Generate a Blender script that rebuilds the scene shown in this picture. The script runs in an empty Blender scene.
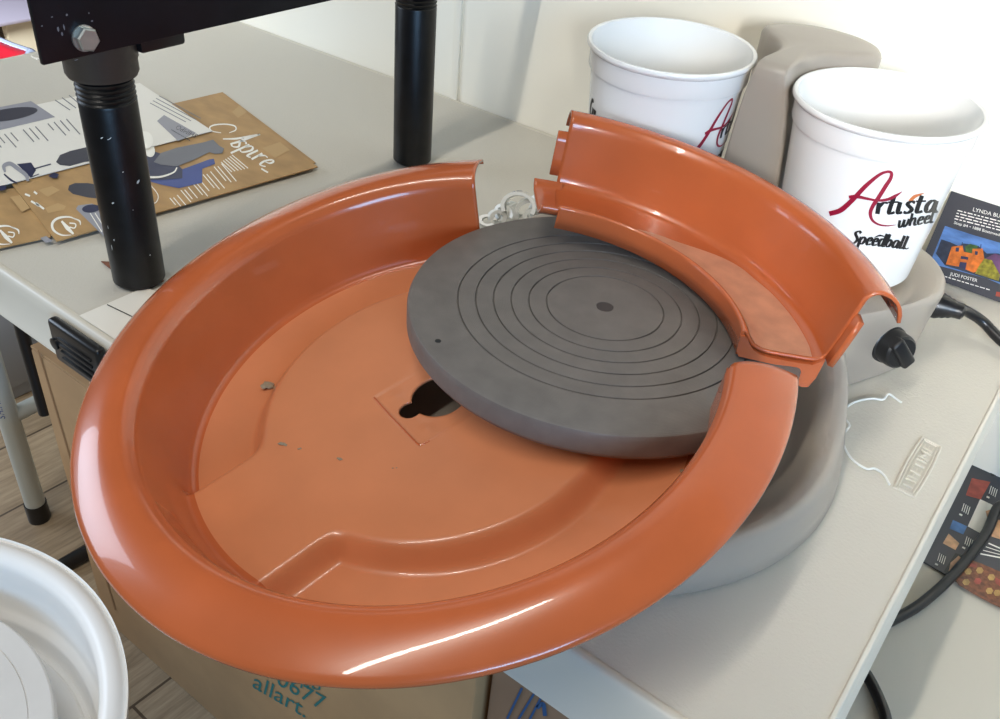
import bpy, bmesh, math, random
from mathutils import Vector, Matrix
random.seed(7)
PI = math.pi
scn = bpy.context.scene
COL = scn.collection
V = Vector

# ------------------------------------------------------------------ camera (measured: table top is z = 0, wheel axis at WX, WY)
F_PX = 905.43
CP = V((0.0, -0.30185, 0.43853))
CF = V((-0.45065218, 0.67119486, -0.58856611))
CR = V((0.79338769, 0.60335897, 0.08058492))
CU = V((-0.40920483, 0.43064534, 0.80442278))
cam_d = bpy.data.cameras.new('camera')
cam = bpy.data.objects.new('camera', cam_d)
COL.objects.link(cam)
cam_d.sensor_fit = 'HORIZONTAL'; cam_d.sensor_width = 36.0
cam_d.lens = F_PX * 36.0 / 1000.0
cam_d.clip_start = 0.01
m = Matrix((CR, CU, -CF)).transposed().to_4x4(); m.translation = CP
cam.matrix_world = m
scn.camera = cam

def ray(px, py):
    return CF + CR * ((px - 500) / F_PX) - CU * ((py - 359.5) / F_PX)
def onplane(px, py, p0, n):
    d = ray(px, py); t = (V(p0) - CP).dot(n) / d.dot(n)
    return CP + d * t
def onz(px, py, z=0.0): return onplane(px, py, (0, 0, z), V((0, 0, 1)))
def onx(px, py, x): return onplane(px, py, (x, 0, 0), V((1, 0, 0)))
def ony(px, py, y): return onplane(px, py, (0, y, 0), V((0, 1, 0)))

# ------------------------------------------------------------------ materials
def lin(c):
    return tuple((v/255/12.92 if v/255 <= .04045 else ((v/255+.055)/1.055)**2.4) for v in c)
def mat(name, rgb, rough=.5, metal=0.0, coat=0.0, bump=None, vary=None, spec=.5, emit=None, ior=1.5, wave=None):
    """rgb: sRGB 0-255 of the thing itself; bump=(scale,strength,dist); vary=(scale,amount,stretch)"""
    M = bpy.data.materials.new(name); M.use_nodes = True
    nt = M.node_tree; b = nt.nodes['Principled BSDF']
    c = lin(rgb)
    b.inputs['Base Color'].default_value = (*c, 1)
    b.inputs['Roughness'].default_value = rough
    b.inputs['Metallic'].default_value = metal
    b.inputs['Specular IOR Level'].default_value = spec
    b.inputs['Coat Weight'].default_value = coat
    b.inputs['Coat Roughness'].default_value = .04
    tc = nt.nodes.new('ShaderNodeTexCoord')
    if vary:
        mp = nt.nodes.new('ShaderNodeMapping'); nt.links.new(tc.outputs['Object'], mp.inputs[0])
        mp.inputs['Scale'].default_value = vary[2] if len(vary) > 2 else (1, 1, 1)
        n = nt.nodes.new('ShaderNodeTexNoise'); n.inputs['Scale'].default_value = vary[0]
        n.inputs['Detail'].default_value = 5
        nt.links.new(mp.outputs[0], n.inputs['Vector'])
        r = nt.nodes.new('ShaderNodeValToRGB')
        a = vary[1]
        r.color_ramp.elements[0].position = .3; r.color_ramp.elements[1].position = .7
        r.color_ramp.elements[0].color = (*[v*(1-a) for v in c], 1)
        r.color_ramp.elements[1].color = (*[min(1, v*(1+a)) for v in c], 1)
        nt.links.new(n.outputs['Fac'], r.inputs[0]); nt.links.new(r.outputs[0], b.inputs['Base Color'])
    if bump:
        n = nt.nodes.new('ShaderNodeTexNoise'); n.inputs['Scale'].default_value = bump[0]
        n.inputs['Detail'].default_value = 3
        nt.links.new(tc.outputs['Object'], n.inputs['Vector'])
        bp = nt.nodes.new('ShaderNodeBump'); bp.inputs['Strength'].default_value = bump[1]
        bp.inputs['Distance'].default_value = bump[2]
        nt.links.new(n.outputs['Fac'], bp.inputs['Height']); nt.links.new(bp.outputs[0], b.inputs['Normal'])
    return M

M_TERRA = mat('terracotta_plastic', (188, 95, 52), .26, coat=.5, vary=(18, .07), bump=(900, .03, .0006))
M_TERRA_IN = mat('dusty_brightened_terracotta', (208, 130, 88), .33, coat=.35, vary=(14, .08), bump=(900, .03, .0006))  # dust film; extra floor brightness is put into this paler colour
M_SLIP = mat('dried_clay_slip', (200, 142, 112), .3, coat=.3, vary=(60, .14))
M_GREY = mat('warm_grey_plastic', (160, 150, 138), .33, coat=.12, bump=(700, .04, .0006))
M_HEAD = mat('wheel_head_plastic', (106, 100, 95), .5, vary=(60, .12), bump=(500, .08, .0005))
M_HEADSPOT = mat('wheel_head_centre', (58, 51, 50), .6)
M_SHAFT = mat('pale_bearing', (190, 190, 172), .35)
M_WHITE = mat('white_bucket_plastic', (240, 240, 238), .22, coat=.2)
M_CRIM = mat('crimson_ink', (150, 14, 52), .4)
M_INK = mat('black_ink', (16, 16, 20), .4)
M_ORANGE = mat('orange_ink', (205, 120, 70), .4)
M_TABLE = mat('table_plastic', (202, 197, 185), .45, bump=(430, .35, .001))
M_TABLES = mat('table_plastic_smooth', (212, 206, 192), .38)
M_BLACKP = mat('black_plastic', (22, 22, 24), .35)
M_STEEL = mat('black_painted_pipe', (14, 14, 16), .36, vary=(60, .5), bump=(160, .12, .001), spec=.4)
M_BEAM = mat('black_painted_beam', (13, 15, 22), .4, vary=(30, .3), spec=.35)
M_FITTING = mat('dark_iron_coupling', (58, 52, 46), .5, bump=(200, .2, .001))
M_ZINC = mat('zinc_bolt', (190, 195, 192), .32, metal=.85)
M_RUST = mat('rusty_plate', (120, 74, 54), .7, vary=(120, .3))
M_CHIP = mat('chipped_paint', (205, 208, 205), .6)
M_KRAFT = mat('kraft_paper', (176, 140, 92), .6, vary=(22, .16, (1, 2.2, 1)))
M_KRAFT2 = mat('kraft_paper_light', (188, 154, 106), .6)
M_PAPER = mat('white_paper', (232, 228, 218), .5)
M_PGREY = mat('print_grey', (150, 150, 158), .5)
M_PDARK = mat('print_charcoal', (62, 62, 72), .5)
M_PMID = mat('print_midgrey', (112, 113, 120), .5)
M_PBLUE = mat('print_blue', (52, 72, 140), .45)
M_PNAVY = mat('print_navy', (40, 44, 76), .45)
M_PWHITE = mat('print_white', (245, 242, 232), .5)
M_PCREAM = mat('print_cream', (226, 200, 150), .5)
M_CARD = mat('charcoal_card', (62, 62, 68), .35)
M_SKY = mat('print_sky', (82, 116, 168), .35, vary=(60, .3, (1, 1, 3)))
M_HILL = mat('print_hills', (44, 50, 66), .4, vary=(120, .4))
M_ORA = mat('print_adobe', (196, 104, 40), .4, vary=(200, .35))
M_OLIVE = mat('print_olive', (128, 120, 40), .4, vary=(300, .5))
M_GREEN = mat('print_green', (60, 88, 44), .4, vary=(200, .4))
M_PLUM = mat('print_plum', (92, 60, 92), .4, vary=(100, .4))
M_RED = mat('red_plastic', (204, 30, 50), .4)
M_PRED = mat('print_red', (160, 72, 58), .4, vary=(90, .35))
M_PTAN = mat('print_tan', (206, 160, 120), .4, vary=(90, .3))
M_PBROWN = mat('print_brown', (120, 70, 44), .4, vary=(220, .5))
M_PGOLD = mat('print_gold', (190, 150, 86), .4, vary=(120, .3))
M_PSEA = mat('print_sea', (70, 110, 160), .4, vary=(60, .4))
M_BOX = mat('corrugated_card', (184, 146, 104), .75, vary=(14, .08), bump=(90, .1, .001))
M_BOXEDGE = mat('corrugated_card_edge', (160, 120, 80), .8)
M_TEAL = mat('teal_ink', (40, 118, 116), .6)
M_BOX2 = mat('brown_card', (140, 112, 88), .75, vary=(14, .1))
M_BLUEINK = mat('blue_ink', (40, 84, 130), .6)
M_WALL = mat('painted_wall', (248, 242, 226), .7, bump=(120, .08, .001))
M_LEG = mat('grey_enamel_tube', (188, 192, 186), .35)
M_CAB = mat('grey_steel_cabinet', (150, 152, 156), .5)
M_STRIP = mat('white_vinyl', (232, 234, 230), .3)
M_CLAY = mat('dried_clay', (150, 134, 112), .9, bump=(400, .6, .001))
M_LILAC = mat('pale_laminate', (214, 206, 226), .35)
M_CREAM = mat('cream_panel', (250, 238, 208), .5)
M_SLATE = mat('slate_panel', (116, 124, 118), .5)
M_CHROME = mat('blue_white_tube', (200, 215, 245), .2, metal=.3)
M_BUCKETW = mat('white_pail_plastic', (250, 248, 244), .35)
M_DISC = mat('pale_plaster_disc', (226, 222, 216), .6, vary=(20, .04))

def mat_floor():
    M = bpy.data.materials.new('wood_look_vinyl'); M.use_nodes = True
    nt = M.node_tree; b = nt.nodes['Principled BSDF']; L = nt.links.new
    tc = nt.nodes.new('ShaderNodeTexCoord')
    mp = nt.nodes.new('ShaderNodeMapping'); L(tc.outputs['Object'], mp.inputs[0])
    mp.inputs['Rotation'].default_value = (0, 0, math.radians(92))
    br = nt.nodes.new('ShaderNodeTexBrick'); L(mp.outputs[0], br.inputs['Vector'])
    br.inputs['Scale'].default_value = 1.0
    br.inputs['Brick Width'].default_value = .92; br.inputs['Row Height'].default_value = .155
    br.inputs['Mortar Size'].default_value = .0022; br.offset = .37
    br.inputs['Color1'].default_value = (*lin((188, 166, 136)), 1)
    br.inputs['Color2'].default_value = (*lin((166, 146, 120)), 1)
    br.inputs['Mortar'].default_value = (*lin((92, 76, 60)), 1)
    m2 = nt.nodes.new('ShaderNodeMapping'); L(mp.outputs[0], m2.inputs[0])
    m2.inputs['Scale'].default_value = (3, 34, 3)
    n = nt.nodes.new('ShaderNodeTexNoise'); n.inputs['Scale'].default_value = 3; n.inputs['Detail'].default_value = 8
    n.inputs['Roughness'].default_value = .7
    L(m2.outputs[0], n.inputs['Vector'])
    r = nt.nodes.new('ShaderNodeValToRGB'); L(n.outputs['Fac'], r.inputs[0])
    r.color_ramp.elements[0].position = .3; r.color_ramp.elements[0].color = (.42, .38, .34, 1)
    r.color_ramp.elements[1].position = .62; r.color_ramp.elements[1].color = (1, 1, 1, 1)
    mx = nt.nodes.new('ShaderNodeMixRGB'); mx.blend_type = 'MULTIPLY'; mx.inputs[0].default_value = .8
    L(br.outputs['Color'], mx.inputs[1]); L(r.outputs[0], mx.inputs[2])
    L(mx.outputs[0], b.inputs['Base Color'])
    b.inputs['Roughness'].default_value = .32
    bp = nt.nodes.new('ShaderNodeBump'); bp.inputs['Strength'].default_value = .25; bp.inputs['Distance'].default_value = .002
    L(n.outputs['Fac'], bp.inputs['Height']); L(bp.outputs[0], b.inputs['Normal'])
    return M
M_FLOOR = mat_floor()

# ------------------------------------------------------------------ object helpers
ORG = {}
def link(name, me, parent=None, matrix=None):
    o = bpy.data.objects.new(name, me); COL.objects.link(o)
    if parent is not None: o.parent = parent
    return o
def tag(o, label=None, cat=None, group=None, kind=None):
    if label: o['label'] = label
    if cat: o['category'] = cat
    if group: o['group'] = group
    if kind: o['kind'] = kind
    return o
def thing(name, label, cat, loc=(0, 0, 0), group=None):
    o = bpy.data.objects.new(name, None); COL.objects.link(o)
    o.empty_display_size = .05
    o.location = loc; ORG[o] = V(loc)
    return tag(o, label, cat, group)
def org(o):
    while o is not None:
        if o in ORG: return ORG[o]
        o = o.parent
    return V((0, 0, 0))
def obj(name, verts, faces, mt, parent=None, sharp=35, origin=None, label=None, fix=True):
    """verts in WORLD coordinates; one mesh object"""
    off = org(parent) if parent is not None else (V(origin) if origin is not None else V((0, 0, 0)))
    me = bpy.data.meshes.new(name)
    me.from_pydata([tuple(V(v) - off) for v in verts], [], faces)
    me.validate()
    if isinstance(mt, (list, tuple)):
        for q in mt: me.materials.append(q)
    else: me.materials.append(mt)
    bm = bmesh.new(); bm.from_mesh(me)
    if fix: bmesh.ops.recalc_face_normals(bm, faces=bm.faces)
    for f in bm.faces: f.smooth = True
    a = math.radians(sharp)
    for e in bm.edges:
        if len(e.link_faces) == 2 and e.calc_face_angle(0) > a: e.smooth = False
    bm.to_mesh(me); bm.free()
    o = link(name, me, parent)
    if parent is None and origin is not None:
        o.location = origin; ORG[o] = V(origin)
    if label: o['label'] = label
    return o
def islands(v, f):
    par = list(range(len(v)))
    def find(a):
        while par[a] != a: par[a] = par[par[a]]; a = par[a]
        return a
    for q in f:
        r = find(q[0])
        for i in q[1:]: par[find(i)] = r
    out = {}
    for q in f: out.setdefault(find(q[0]), []).append(q)
    return list(out.values())
class MB:
    def __init__(s): s.v = []; s.f = []
    def add(s, v, f):
        n = len(s.v); s.v += [V(p) for p in v]; s.f += [[i + n for i in q] for q in f]; return s
    def build(s, name, mt, parent=None, **k): return obj(name, s.v, s.f, mt, parent, **k)
    def pieces(s, name, mt, parent, **k):
        for fs in islands(s.v, s.f):
            ids = sorted({i for q in fs for i in q}); mp_ = {a: b for b, a in enumerate(ids)}
            obj(name, [s.v[i] for i in ids], [[mp_[i] for i in q] for q in fs], mt, parent, **k)

def box_bm(x0, x1, y0, y1, z0, z1, bev=0.0, seg=3):
    bm = bmesh.new()
    bmesh.ops.create_cube(bm, size=1)
    for v in bm.verts:
        v.co = V(((x0+x1)/2 + v.co.x*(x1-x0), (y0+y1)/2 + v.co.y*(y1-y0), (z0+z1)/2 + v.co.z*(z1-z0)))
    if bev: bmesh.ops.bevel(bm, geom=list(bm.edges), offset=bev, segments=seg, profile=.5, affect='EDGES')
    bm.verts.index_update()
    v = [q.co.copy() for q in bm.verts]; f = [[q.index for q in p.verts] for p in bm.faces]
    bm.free(); return v, f
def lathe(prof, n=96, cx=0, cy=0, a0=0, a1=2*PI, closed_prof=False):
    full = abs(a1 - a0 - 2*PI) < 1e-6
    cols = n if full else n + 1
    v = []; f = []
    for i in range(cols):
        a = a0 + (a1 - a0)*i/n
        for r, z in prof: v.append(V((cx + r*math.cos(a), cy + r*math.sin(a), z)))
    k = len(prof)
    for i in range(n):
        j = (i+1) % cols
        rng = range(k) if closed_prof else range(k-1)
        for q in rng:
            q2 = (q+1) % k
            A, B, C, D = i*k+q, j*k+q, j*k+q2, i*k+q2
            ring = []
            for w in (A, B, C, D):
                if not any((v[w]-v[u]).length < 1e-9 for u in ring): ring.append(w)
            if len(ring) > 2: f.append(ring)
    # poles: merge handled by dedupe
    return dedupe(v, f)
def dedupe(v, f, eps=1e-7):
    key = {}; mp = []; nv = []
    for p in v:
        k = (round(p[0]/eps), round(p[1]/eps), round(p[2]/eps))
        if k not in key: key[k] = len(nv); nv.append(p)
        mp.append(key[k])
    nf = []
    for q in f:
        r = []
        for i in q:
            if mp[i] not in r: r.append(mp[i])
        if len(r) > 2: nf.append(r)
    return nv, nf
def catmull(pts, n=8):
    pts = [V(p) for p in pts]
    if len(pts) < 3: return pts
    out = []
    P = [pts[0]*2 - pts[1]] + pts + [pts[-1]*2 - pts[-2]]
    for i in range(1, len(P)-2):
        for k in range(n):
            t = k/n
            a, b, c, d = P[i-1], P[i], P[i+1], P[i+2]
            out.append(.5*((2*b) + (c-a)*t + (2*a-5*b+4*c-d)*t*t + (3*b-3*c+d-a)*t**3))
    out.append(pts[-1]); return out
def tube(pts, rad, n=14, caps=True):
    pts = [V(p) for p in pts]
    R = rad if callable(rad) else (lambda t: rad)
    v = []; f = []
    T0 = (pts[1]-pts[0]).normalized()
    N = T0.orthogonal().normalized()
    for i, p in enumerate(pts):
        T = (pts[min(i+1, len(pts)-1)] - pts[max(i-1, 0)]).normalized()
        N = (N - T*N.dot(T)).normalized(); B = T.cross(N)
        r = R(i/(len(pts)-1))
        for k in range(n):
            a = 2*PI*k/n; v.append(p + N*(r*math.cos(a)) + B*(r*math.sin(a)))
    for i in range(len(pts)-1):
        for k in range(n):
            f.append([i*n+k, i*n+(k+1) % n, (i+1)*n+(k+1) % n, (i+1)*n+k])
    if caps:
        f.append(list(range(n))[::-1]); f.append([(len(pts)-1)*n+k for k in range(n)])
    return v, f
def prism(poly_top, thick, nrm=V((0, 0, 1))):
    """flat outline (world points) given thickness below"""
    n = len(poly_top); P = [V(p) for p in poly_top]
    v = P + [p - nrm*thick for p in P]
    f = [list(range(n)), list(range(2*n-1, n-1, -1))] + [[i, i+n, (i+1) % n+n, (i+1) % n] for i in range(n)]
    return v, f
def smooth(a, b, x):
    if a == b: return 0.0 if x < a else 1.0
    t = min(1, max(0, (x-a)/(b-a))); return t*t*(3-2*t)

# flat printing: pixel measure -> the plane of the sheet
def z_map(z): return lambda x, y: onz(x, y, z)
def poly_print(mb, pts, mp):
    P = [mp(x, y) for x, y in pts]; mb.add(P, [list(range(len(P)))])
def ell_print(mb, cx, cy, a, b, rot, mp, n=24, a0=0, a1=360):
    c, s = math.cos(math.radians(rot)), math.sin(math.radians(rot))
    poly_print(mb, [(cx + a*math.cos(t)*c - b*math.sin(t)*s, cy + a*math.cos(t)*s + b*math.sin(t)*c)
                    for t in [math.radians(a0 + (a1-a0)*i/n) for i in range(n)]], mp)
def stroke(mb, pts, w, mp, sm=True, nib=None):
    """ribbon along a 2-D polyline; w = width or list of widths; nib = fixed broad-nib angle"""
    P = catmull([(x, y, 0) for x, y in pts], 6) if sm and len(pts) > 2 else [V((x, y, 0)) for x, y in pts]
    n = len(P); L = []; Rr = []
    for i, p in enumerate(P):
        t = i/(n-1)
        if isinstance(w, (list, tuple)):
            q = t*(len(w)-1); k = min(int(q), len(w)-2); ww = w[k] + (w[k+1]-w[k])*(q-k)
        else: ww = w
        if nib is None:
            T = (P[min(i+1, n-1)] - P[max(i-1, 0)]); T = T.normalized() if T.length > 1e-9 else V((1, 0, 0))
            N = V((-T.y, T.x, 0))
        else:
            T = (P[min(i+1, n-1)] - P[max(i-1, 0)]); T = T.normalized() if T.length > 1e-9 else V((1, 0, 0))
            N = V((-T.y, T.x, 0)); ww = ww*(.34 + .66*abs(N.x*math.cos(nib) + N.y*math.sin(nib)))
        L.append(mp(p.x + N.x*ww/2, p.y + N.y*ww/2)); Rr.append(mp(p.x - N.x*ww/2, p.y - N.y*ww/2))
    mb.add(L + Rr, [[i, i+1, n+i+1, n+i] for i in range(n-1)])
FONTC = {}
def text_geo(s):
    if s in FONTC: return FONTC[s]
    cu = bpy.data.curves.new('txt', 'FONT'); cu.body = s; cu.size = 1; cu.resolution_u = 3
    o = bpy.data.objects.new('txt', cu); COL.objects.link(o)
    dg = bpy.context.evaluated_depsgraph_get(); dg.update()
    me = bpy.data.meshes.new_from_object(o.evaluated_get(dg))
    v = [(q.co.x, q.co.y) for q in me.vertices]; f = [list(p.vertices) for p in me.polygons]
    bpy.data.objects.remove(o); bpy.data.curves.remove(cu); bpy.data.meshes.remove(me)
    x0 = min(a for a, b in v); x1 = max(a for a, b in v)
    v = [((a-x0)/(x1-x0), b) for a, b in v]
    FONTC[s] = (v, f); return FONTC[s]
def text_print(mb, s, p0, p1, up, mp):
    """p0,p1 baseline ends, up = vector of one cap height (2-D)"""
    v, f = text_geo(s); k = 1/.7
    mb.add([mp(p0[0] + (p1[0]-p0[0])*a + up[0]*b*k, p0[1] + (p1[1]-p0[1])*a + up[1]*b*k) for a, b in v], f)
# broad-nib italic letters for the scripts on the buckets and the brochures (x-height = 1)
GL = {
 'r': (.52, [[(0, 1), (.05, 0)], [(.03, .6), (.2, .95), (.42, .95)]]),
 't': (.46, [[(.12, 1.5), (.06, .25), (.15, 0), (.34, .12)], [(-.1, 1), (.38, 1)]]),
 'i': (.34, [[(.02, 1), (.02, .18), (.1, 0), (.24, .1)]]),
 's': (.52, [[(.4, .88), (.22, 1), (.06, .78), (.32, .3), (.16, 0), (-.04, .1)]]),
 'a': (.66, [[(.42, .93), (.2, 1), (.03, .6), (.05, .15), (.18, .02), (.35, .3), (.43, .95)], [(.43, 1), (.42, .2), (.5, 0), (.6, .1)]]),
 'w': (.86, [[(0, 1), (.05, .2), (.15, 0), (.3, .3), (.36, 1)], [(.36, 1), (.38, .2), (.5, 0), (.65, .4), (.7, 1)]]),
 'h': (.58, [[(0, 1.7), (0, 0)], [(0, .5), (.15, .95), (.32, .9), (.34, .2), (.42, 0), (.52, .1)]]),
 'e': (.5, [[(.05, .5), (.3, .62), (.32, .92), (.16, 1), (.02, .5), (.12, .02), (.4, .16)]]),
 'l': (.3, [[(.05, 1.8), (0, .2), (.1, 0), (.22, .1)]]),
 'S': (.66, [[(.55, 1.5), (.32, 1.75), (.1, 1.4), (.42, .6), (.2, 0), (-.14, .2)]]),
 'p': (.58, [[(0, 1), (-.02, -.6)], [(0, .6), (.18, 1), (.4, .7), (.27, .08), (.05, .1)]]),
 'd': (.62, [[(.4, .9), (.15, 1), (.02, .5), (.12, .02), (.34, .3), (.42, 1.8)], [(.42, 1.8), (.4, .2), (.48, 0), (.58, .1)]]),
 'b': (.56, [[(.05, 1.8), (0, .1)], [(0, .5), (.18, 1), (.4, .7), (.27, .08), (.02, .08)]]),
 'C': (.6, [[(.5, 1.5), (.3, 1.75), (.02, .9), (.15, .05), (.5, .2)]]),
 'u': (.6, [[(0, 1), (.03, .2), (.15, 0), (.33, .3), (.38, 1)], [(.38, 1), (.38, .2), (.46, 0), (.56, .1)]]),
 '.': (.2, [[(0, .12), (.06, 0)]]),
}
def script(mb, s, p0, p1, up, slant, w, mp, nibdeg=-35):
    tot = sum(GL[c][0] for c in s); x = 0
    bx, by = (p1[0]-p0[0])/tot, (p1[1]-p0[1])/tot
    for ch in s:
        for st in GL[ch][1]:
            pts = [(p0[0] + (x+a)*bx + b*(up[0]+slant*bx), p0[1] + (x+a)*by + b*(up[1]+slant*by)) for a, b in st]
            stroke(mb, pts, w, mp, nib=math.radians(nibdeg))
        x += GL[ch][0]

# ------------------------------------------------------------------ constants
WX, WY = -.2513, .2014          # wheel axis
D = .6282                       # wall
TX0, TX1 = -1.228, .003         # table ends
SEAM = -.627
FZ = -.73                       # floor

# ------------------------------------------------------------------ the setting
def slab(name, x0, x1, y0, y1, z0, z1, mt):
    v, f = box_bm(x0, x1, y0, y1, z0, z1); return tag(obj(name, v, f, mt), kind='structure')
slab('floor', -5.2, 2.2, -2.4, 4.2, FZ-.05, FZ, M_FLOOR)
slab('wall_back', -1.62, 2.2, D, D+.1, FZ, 1.75, M_WALL)
# the narrow batten on the wall behind the pipes
v, f = box_bm(-.7445, -.7335, D-.0035, D+.001, -.3, 1.2, .0012, 2)
tag(obj('trim_1', v, f, M_WALL), kind='structure')
slab('wall_far', -5.3, -5.2, -2.4, 4.2, FZ, 1.75, mat('far_wall', (168, 140, 112), .8))

# ------------------------------------------------------------------ folding table
tb = thing('folding_table', 'white plastic folding table by the wall holding the terracotta potter\'s wheel', 'table', (SEAM, D/2, FZ))
def table_half(x0, x1, outer):
    """outer: -1 the left end is free, +1 the right end is free"""
    bm_v = []; bm_f = []
    y0, y1 = 0.0, D - .001
    # outline rows from inner textured panel edge, over the ridge, down the flared apron
    prof = [(.0068, -.0009), (.0056, 0.0), (.0022, 0.0), (.0008, -.0005), (0.0, -.0016), (-.0022, -.005), (-.0030, -.013), (-.0085, -.0355), (-.0105, -.0378), (-.0115, -.0405), (-.009, -.0412), (-.006, -.038)]
    def ring(ins, z):
        xf = ins*(.42 if ins < 0 else .5)
        xa = x0 + xf
        xb = x1 - xf
        ya = y0 + ins; yb = y1 - max(ins, 0)
        R = .022 + (-ins if ins < 0 else 0)
        pts = []
        for (cx, cy, sx, sy, rr) in ((xb, yb, 1, 1, .002), (xa, yb, -1, 1, .002), (xa, ya, -1, -1, R), (xb, ya, 1, -1, R)):
            a0 = {(1, 1): 0, (-1, 1): 90, (-1, -1): 180, (1, -1): 270}[(sx, sy)]
            for k in range(7):
                a = math.radians(a0 + 15*k)
                pts.append(V((cx - sx*rr + rr*math.cos(a), cy - sy*rr + rr*math.sin(a), z)))
        return pts
    rings = [ring(i, z) for i, z in prof]
    n = len(rings[0])
    for r in rings: bm_v += r
    for k in range(len(rings)-1):
        for i in range(n): bm_f.append([k*n+i, k*n+(i+1) % n, (k+1)*n+(i+1) % n, (k+1)*n+i])
    o = obj('tabletop', bm_v, bm_f, M_TABLES, tb, sharp=50)
    # the grained panel within the smooth border
    pan = obj('grained_panel', rings[0], [list(range(n))], M_TABLE, o)
    # underside
    u = ring(.0, -.034); obj('underside', u, [list(range(n))], M_TABLES, o)
    return o
R_half = L_half = table_half(TX0, TX1, 0)
# moulded maker's mark on the right half (raised frame and letters) and its twin at the far end
def logo(c0, c1, c2, c3, half):
    """c0..c3: bottom-left, bottom-right, top-right, top-left of the frame, reading up"""
    mb = MB()
    def mp(a, b, z=.0):
        bul = .10*(1-(2*b-1)**2)
        a2 = a + (a-.5)*2*bul
        p = c0*(1-a2)*(1-b) + c1*a2*(1-b) + c2*a2*b + c3*(1-a2)*b
        return V((p.x, p.y, z))
    for ins in (0, .13):
        path = []
        lo, hi = ins, 1-ins; lb, hb = ins*.22, 1-ins*.22
        N = 14
        for k in range(N): path.append((lo, lb+(hb-lb)*k/N))
        for k in range(4): path.append((lo+(hi-lo)*k/4, hb))
        for k in range(N): path.append((hi, hb-(hb-lb)*k/N))
        for k in range(4): path.append((hi-(hi-lo)*k/4, lb))
        path.append(path[0]); path.append(path[1])
        t, f = tube([mp(a, b, -.0005) for a, b in path], .0010 if ins == 0 else .0007, 8, False)
        mb.add(t, f)
    tv, tf = text_geo('LIFETIME')
    top = [mp(.74 - b*.68, .1+.8*a, .0007) for a, b in tv]; bot = [p - V((0, 0, .0014)) for p in top]
    n = len(top)
    from collections import Counter
    ec = Counter(tuple(sorted((q[i], q[(i+1) % len(q)]))) for q in tf for i in range(len(q)))
    side = [[q[i], q[(i+1) % len(q)], q[(i+1) % len(q)]+n, q[i]+n] for q in tf for i in range(len(q)) if ec[tuple(sorted((q[i], q[(i+1) % len(q)])))] == 1]
    mb.add(top + bot, tf + side)
    mb.build('moulded_logo', M_TABLES, half)
logo(onz(895, 487), onz(914, 496.5), onz(941, 446.5), onz(923, 437), R_half)
A = V((-1.214, .385, 0)); logo(A, A+V((.016, 0, 0)), A+V((.016, -.075, 0)), A+V((0, -.075, 0)), L_half)
# fold latch in the apron under the seam
mb = MB(); v, f = box_bm(SEAM-.018, SEAM+.052, -.0135, -.004, -.044, -.0015, .0035, 3); mb.add(v, f)
lt = mb.build('fold_latch', M_BLACKP, tb, label='black plastic fold latch')
mb = MB()
for k in range(4):
    v, f = box_bm(SEAM-.004, SEAM+.042, -.0152, -.0128, -.036+k*.0066, -.0332+k*.0066, .0009, 2); mb.add(v, f)
v, f = lathe([(0, -.0012), (.006, -.0012), (.006, .0015), (.004, .002), (0, .002)], 20); mb.add([V((SEAM-.0115 + p.x*.9, -.0138 - p.z, -.024 + p.y*.9)) for p in v], f)
mb.build('latch_rib', M_BLACKP, lt)
# legs: two frames of bent tube, feet capped
for x in (-1.187, TX1-.062):
    for y in (.137, .50):
        v, f = tube([V((x, y, -.036)), V((x, y, -.3)), V((x, y, FZ+.03))], .0155, 18)
        lg = obj('leg', v, f, M_LEG, tb)
        v, f = tube([V((x, y, FZ+.036)), V((x, y, FZ+.02)), V((x, y, FZ))], .0175, 18); obj('foot_cap', v, f, M_BLACKP, lg, label='black rubber foot cap')
        if x < -1 and y < .2:
            mb = MB()
            def mpl(a, b, X=x, Y=y):   # wraps round the tube: a along, b round
                an = math.radians(-36) + b
                return V((X + .0158*math.cos(an), Y + .0158*math.sin(an), a))
            text_print(mb, 'SHIMPO', (-.500, 0), (-.450, 0), (0, -.62), mpl)
            mb.build('printed_lettering', M_PBLUE, lg)
    v, f = tube([V((x, .137, -.51)), V((x, .3, -.51)), V((x, .50, -.51))], .013, 16); obj('crossbar', v, f, M_LEG, tb)

# ------------------------------------------------------------------ potter's wheel
wh = thing('pottery_wheel', 'grey tabletop potter\'s wheel with a round dark grey wheel head', 'pottery wheel', (WX, WY, 0))
LB = [(-.151, .452), (-.3516, .452)]         # bucket wells
def outline(th):
    d = V((math.cos(th), math.sin(th)))
    best = .192
    for bx, by in LB:
        c = V((bx-WX, by-WY)); b = d.dot(c); disc = b*b - (c.length_squared - .087**2)
        if disc > 0: best = max(best, b + math.sqrt(disc))
    # back of the motor housing
    if d.y > .2:
        t = (.565-WY)/d.y
        if abs(t*d.x) < .075: best = max(best, t)
    return best
NT = 240
raw = [outline(2*PI*i/NT) for i in range(NT)]
OUT = []
for i in range(NT):
    w = [math.exp(-(k/2.2)**2) for k in range(-6, 7)]
    OUT.append(sum(raw[(i+k-6) % NT]*w[k] for k in range(13))/sum(w))
def rimz(y): return .031 + .041*smooth(.235, .34, y)
def floorz(x, y):
    return .0125 + .0495*smooth(.35, .372, y)
bv = []; bf = []
_PC = V((-.3081, .0704, .0922)); _PN = V((-.0897, -.2293, 1)).normalized()
def clear_pan(p):
    # the tray's front lip dips where the lifted pan section sits down on it
    q = p - _PC; zl = q.dot(_PN); r = (q - _PN*zl).length
    if r > .246: return p
    lim = -.069 + .055*smooth(.186, .205, r) + .05*smooth(.236, .246, r)
    return V((p.x, p.y, max(.0, p.z - max(0, zl-lim))))
rowsN = 34
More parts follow.
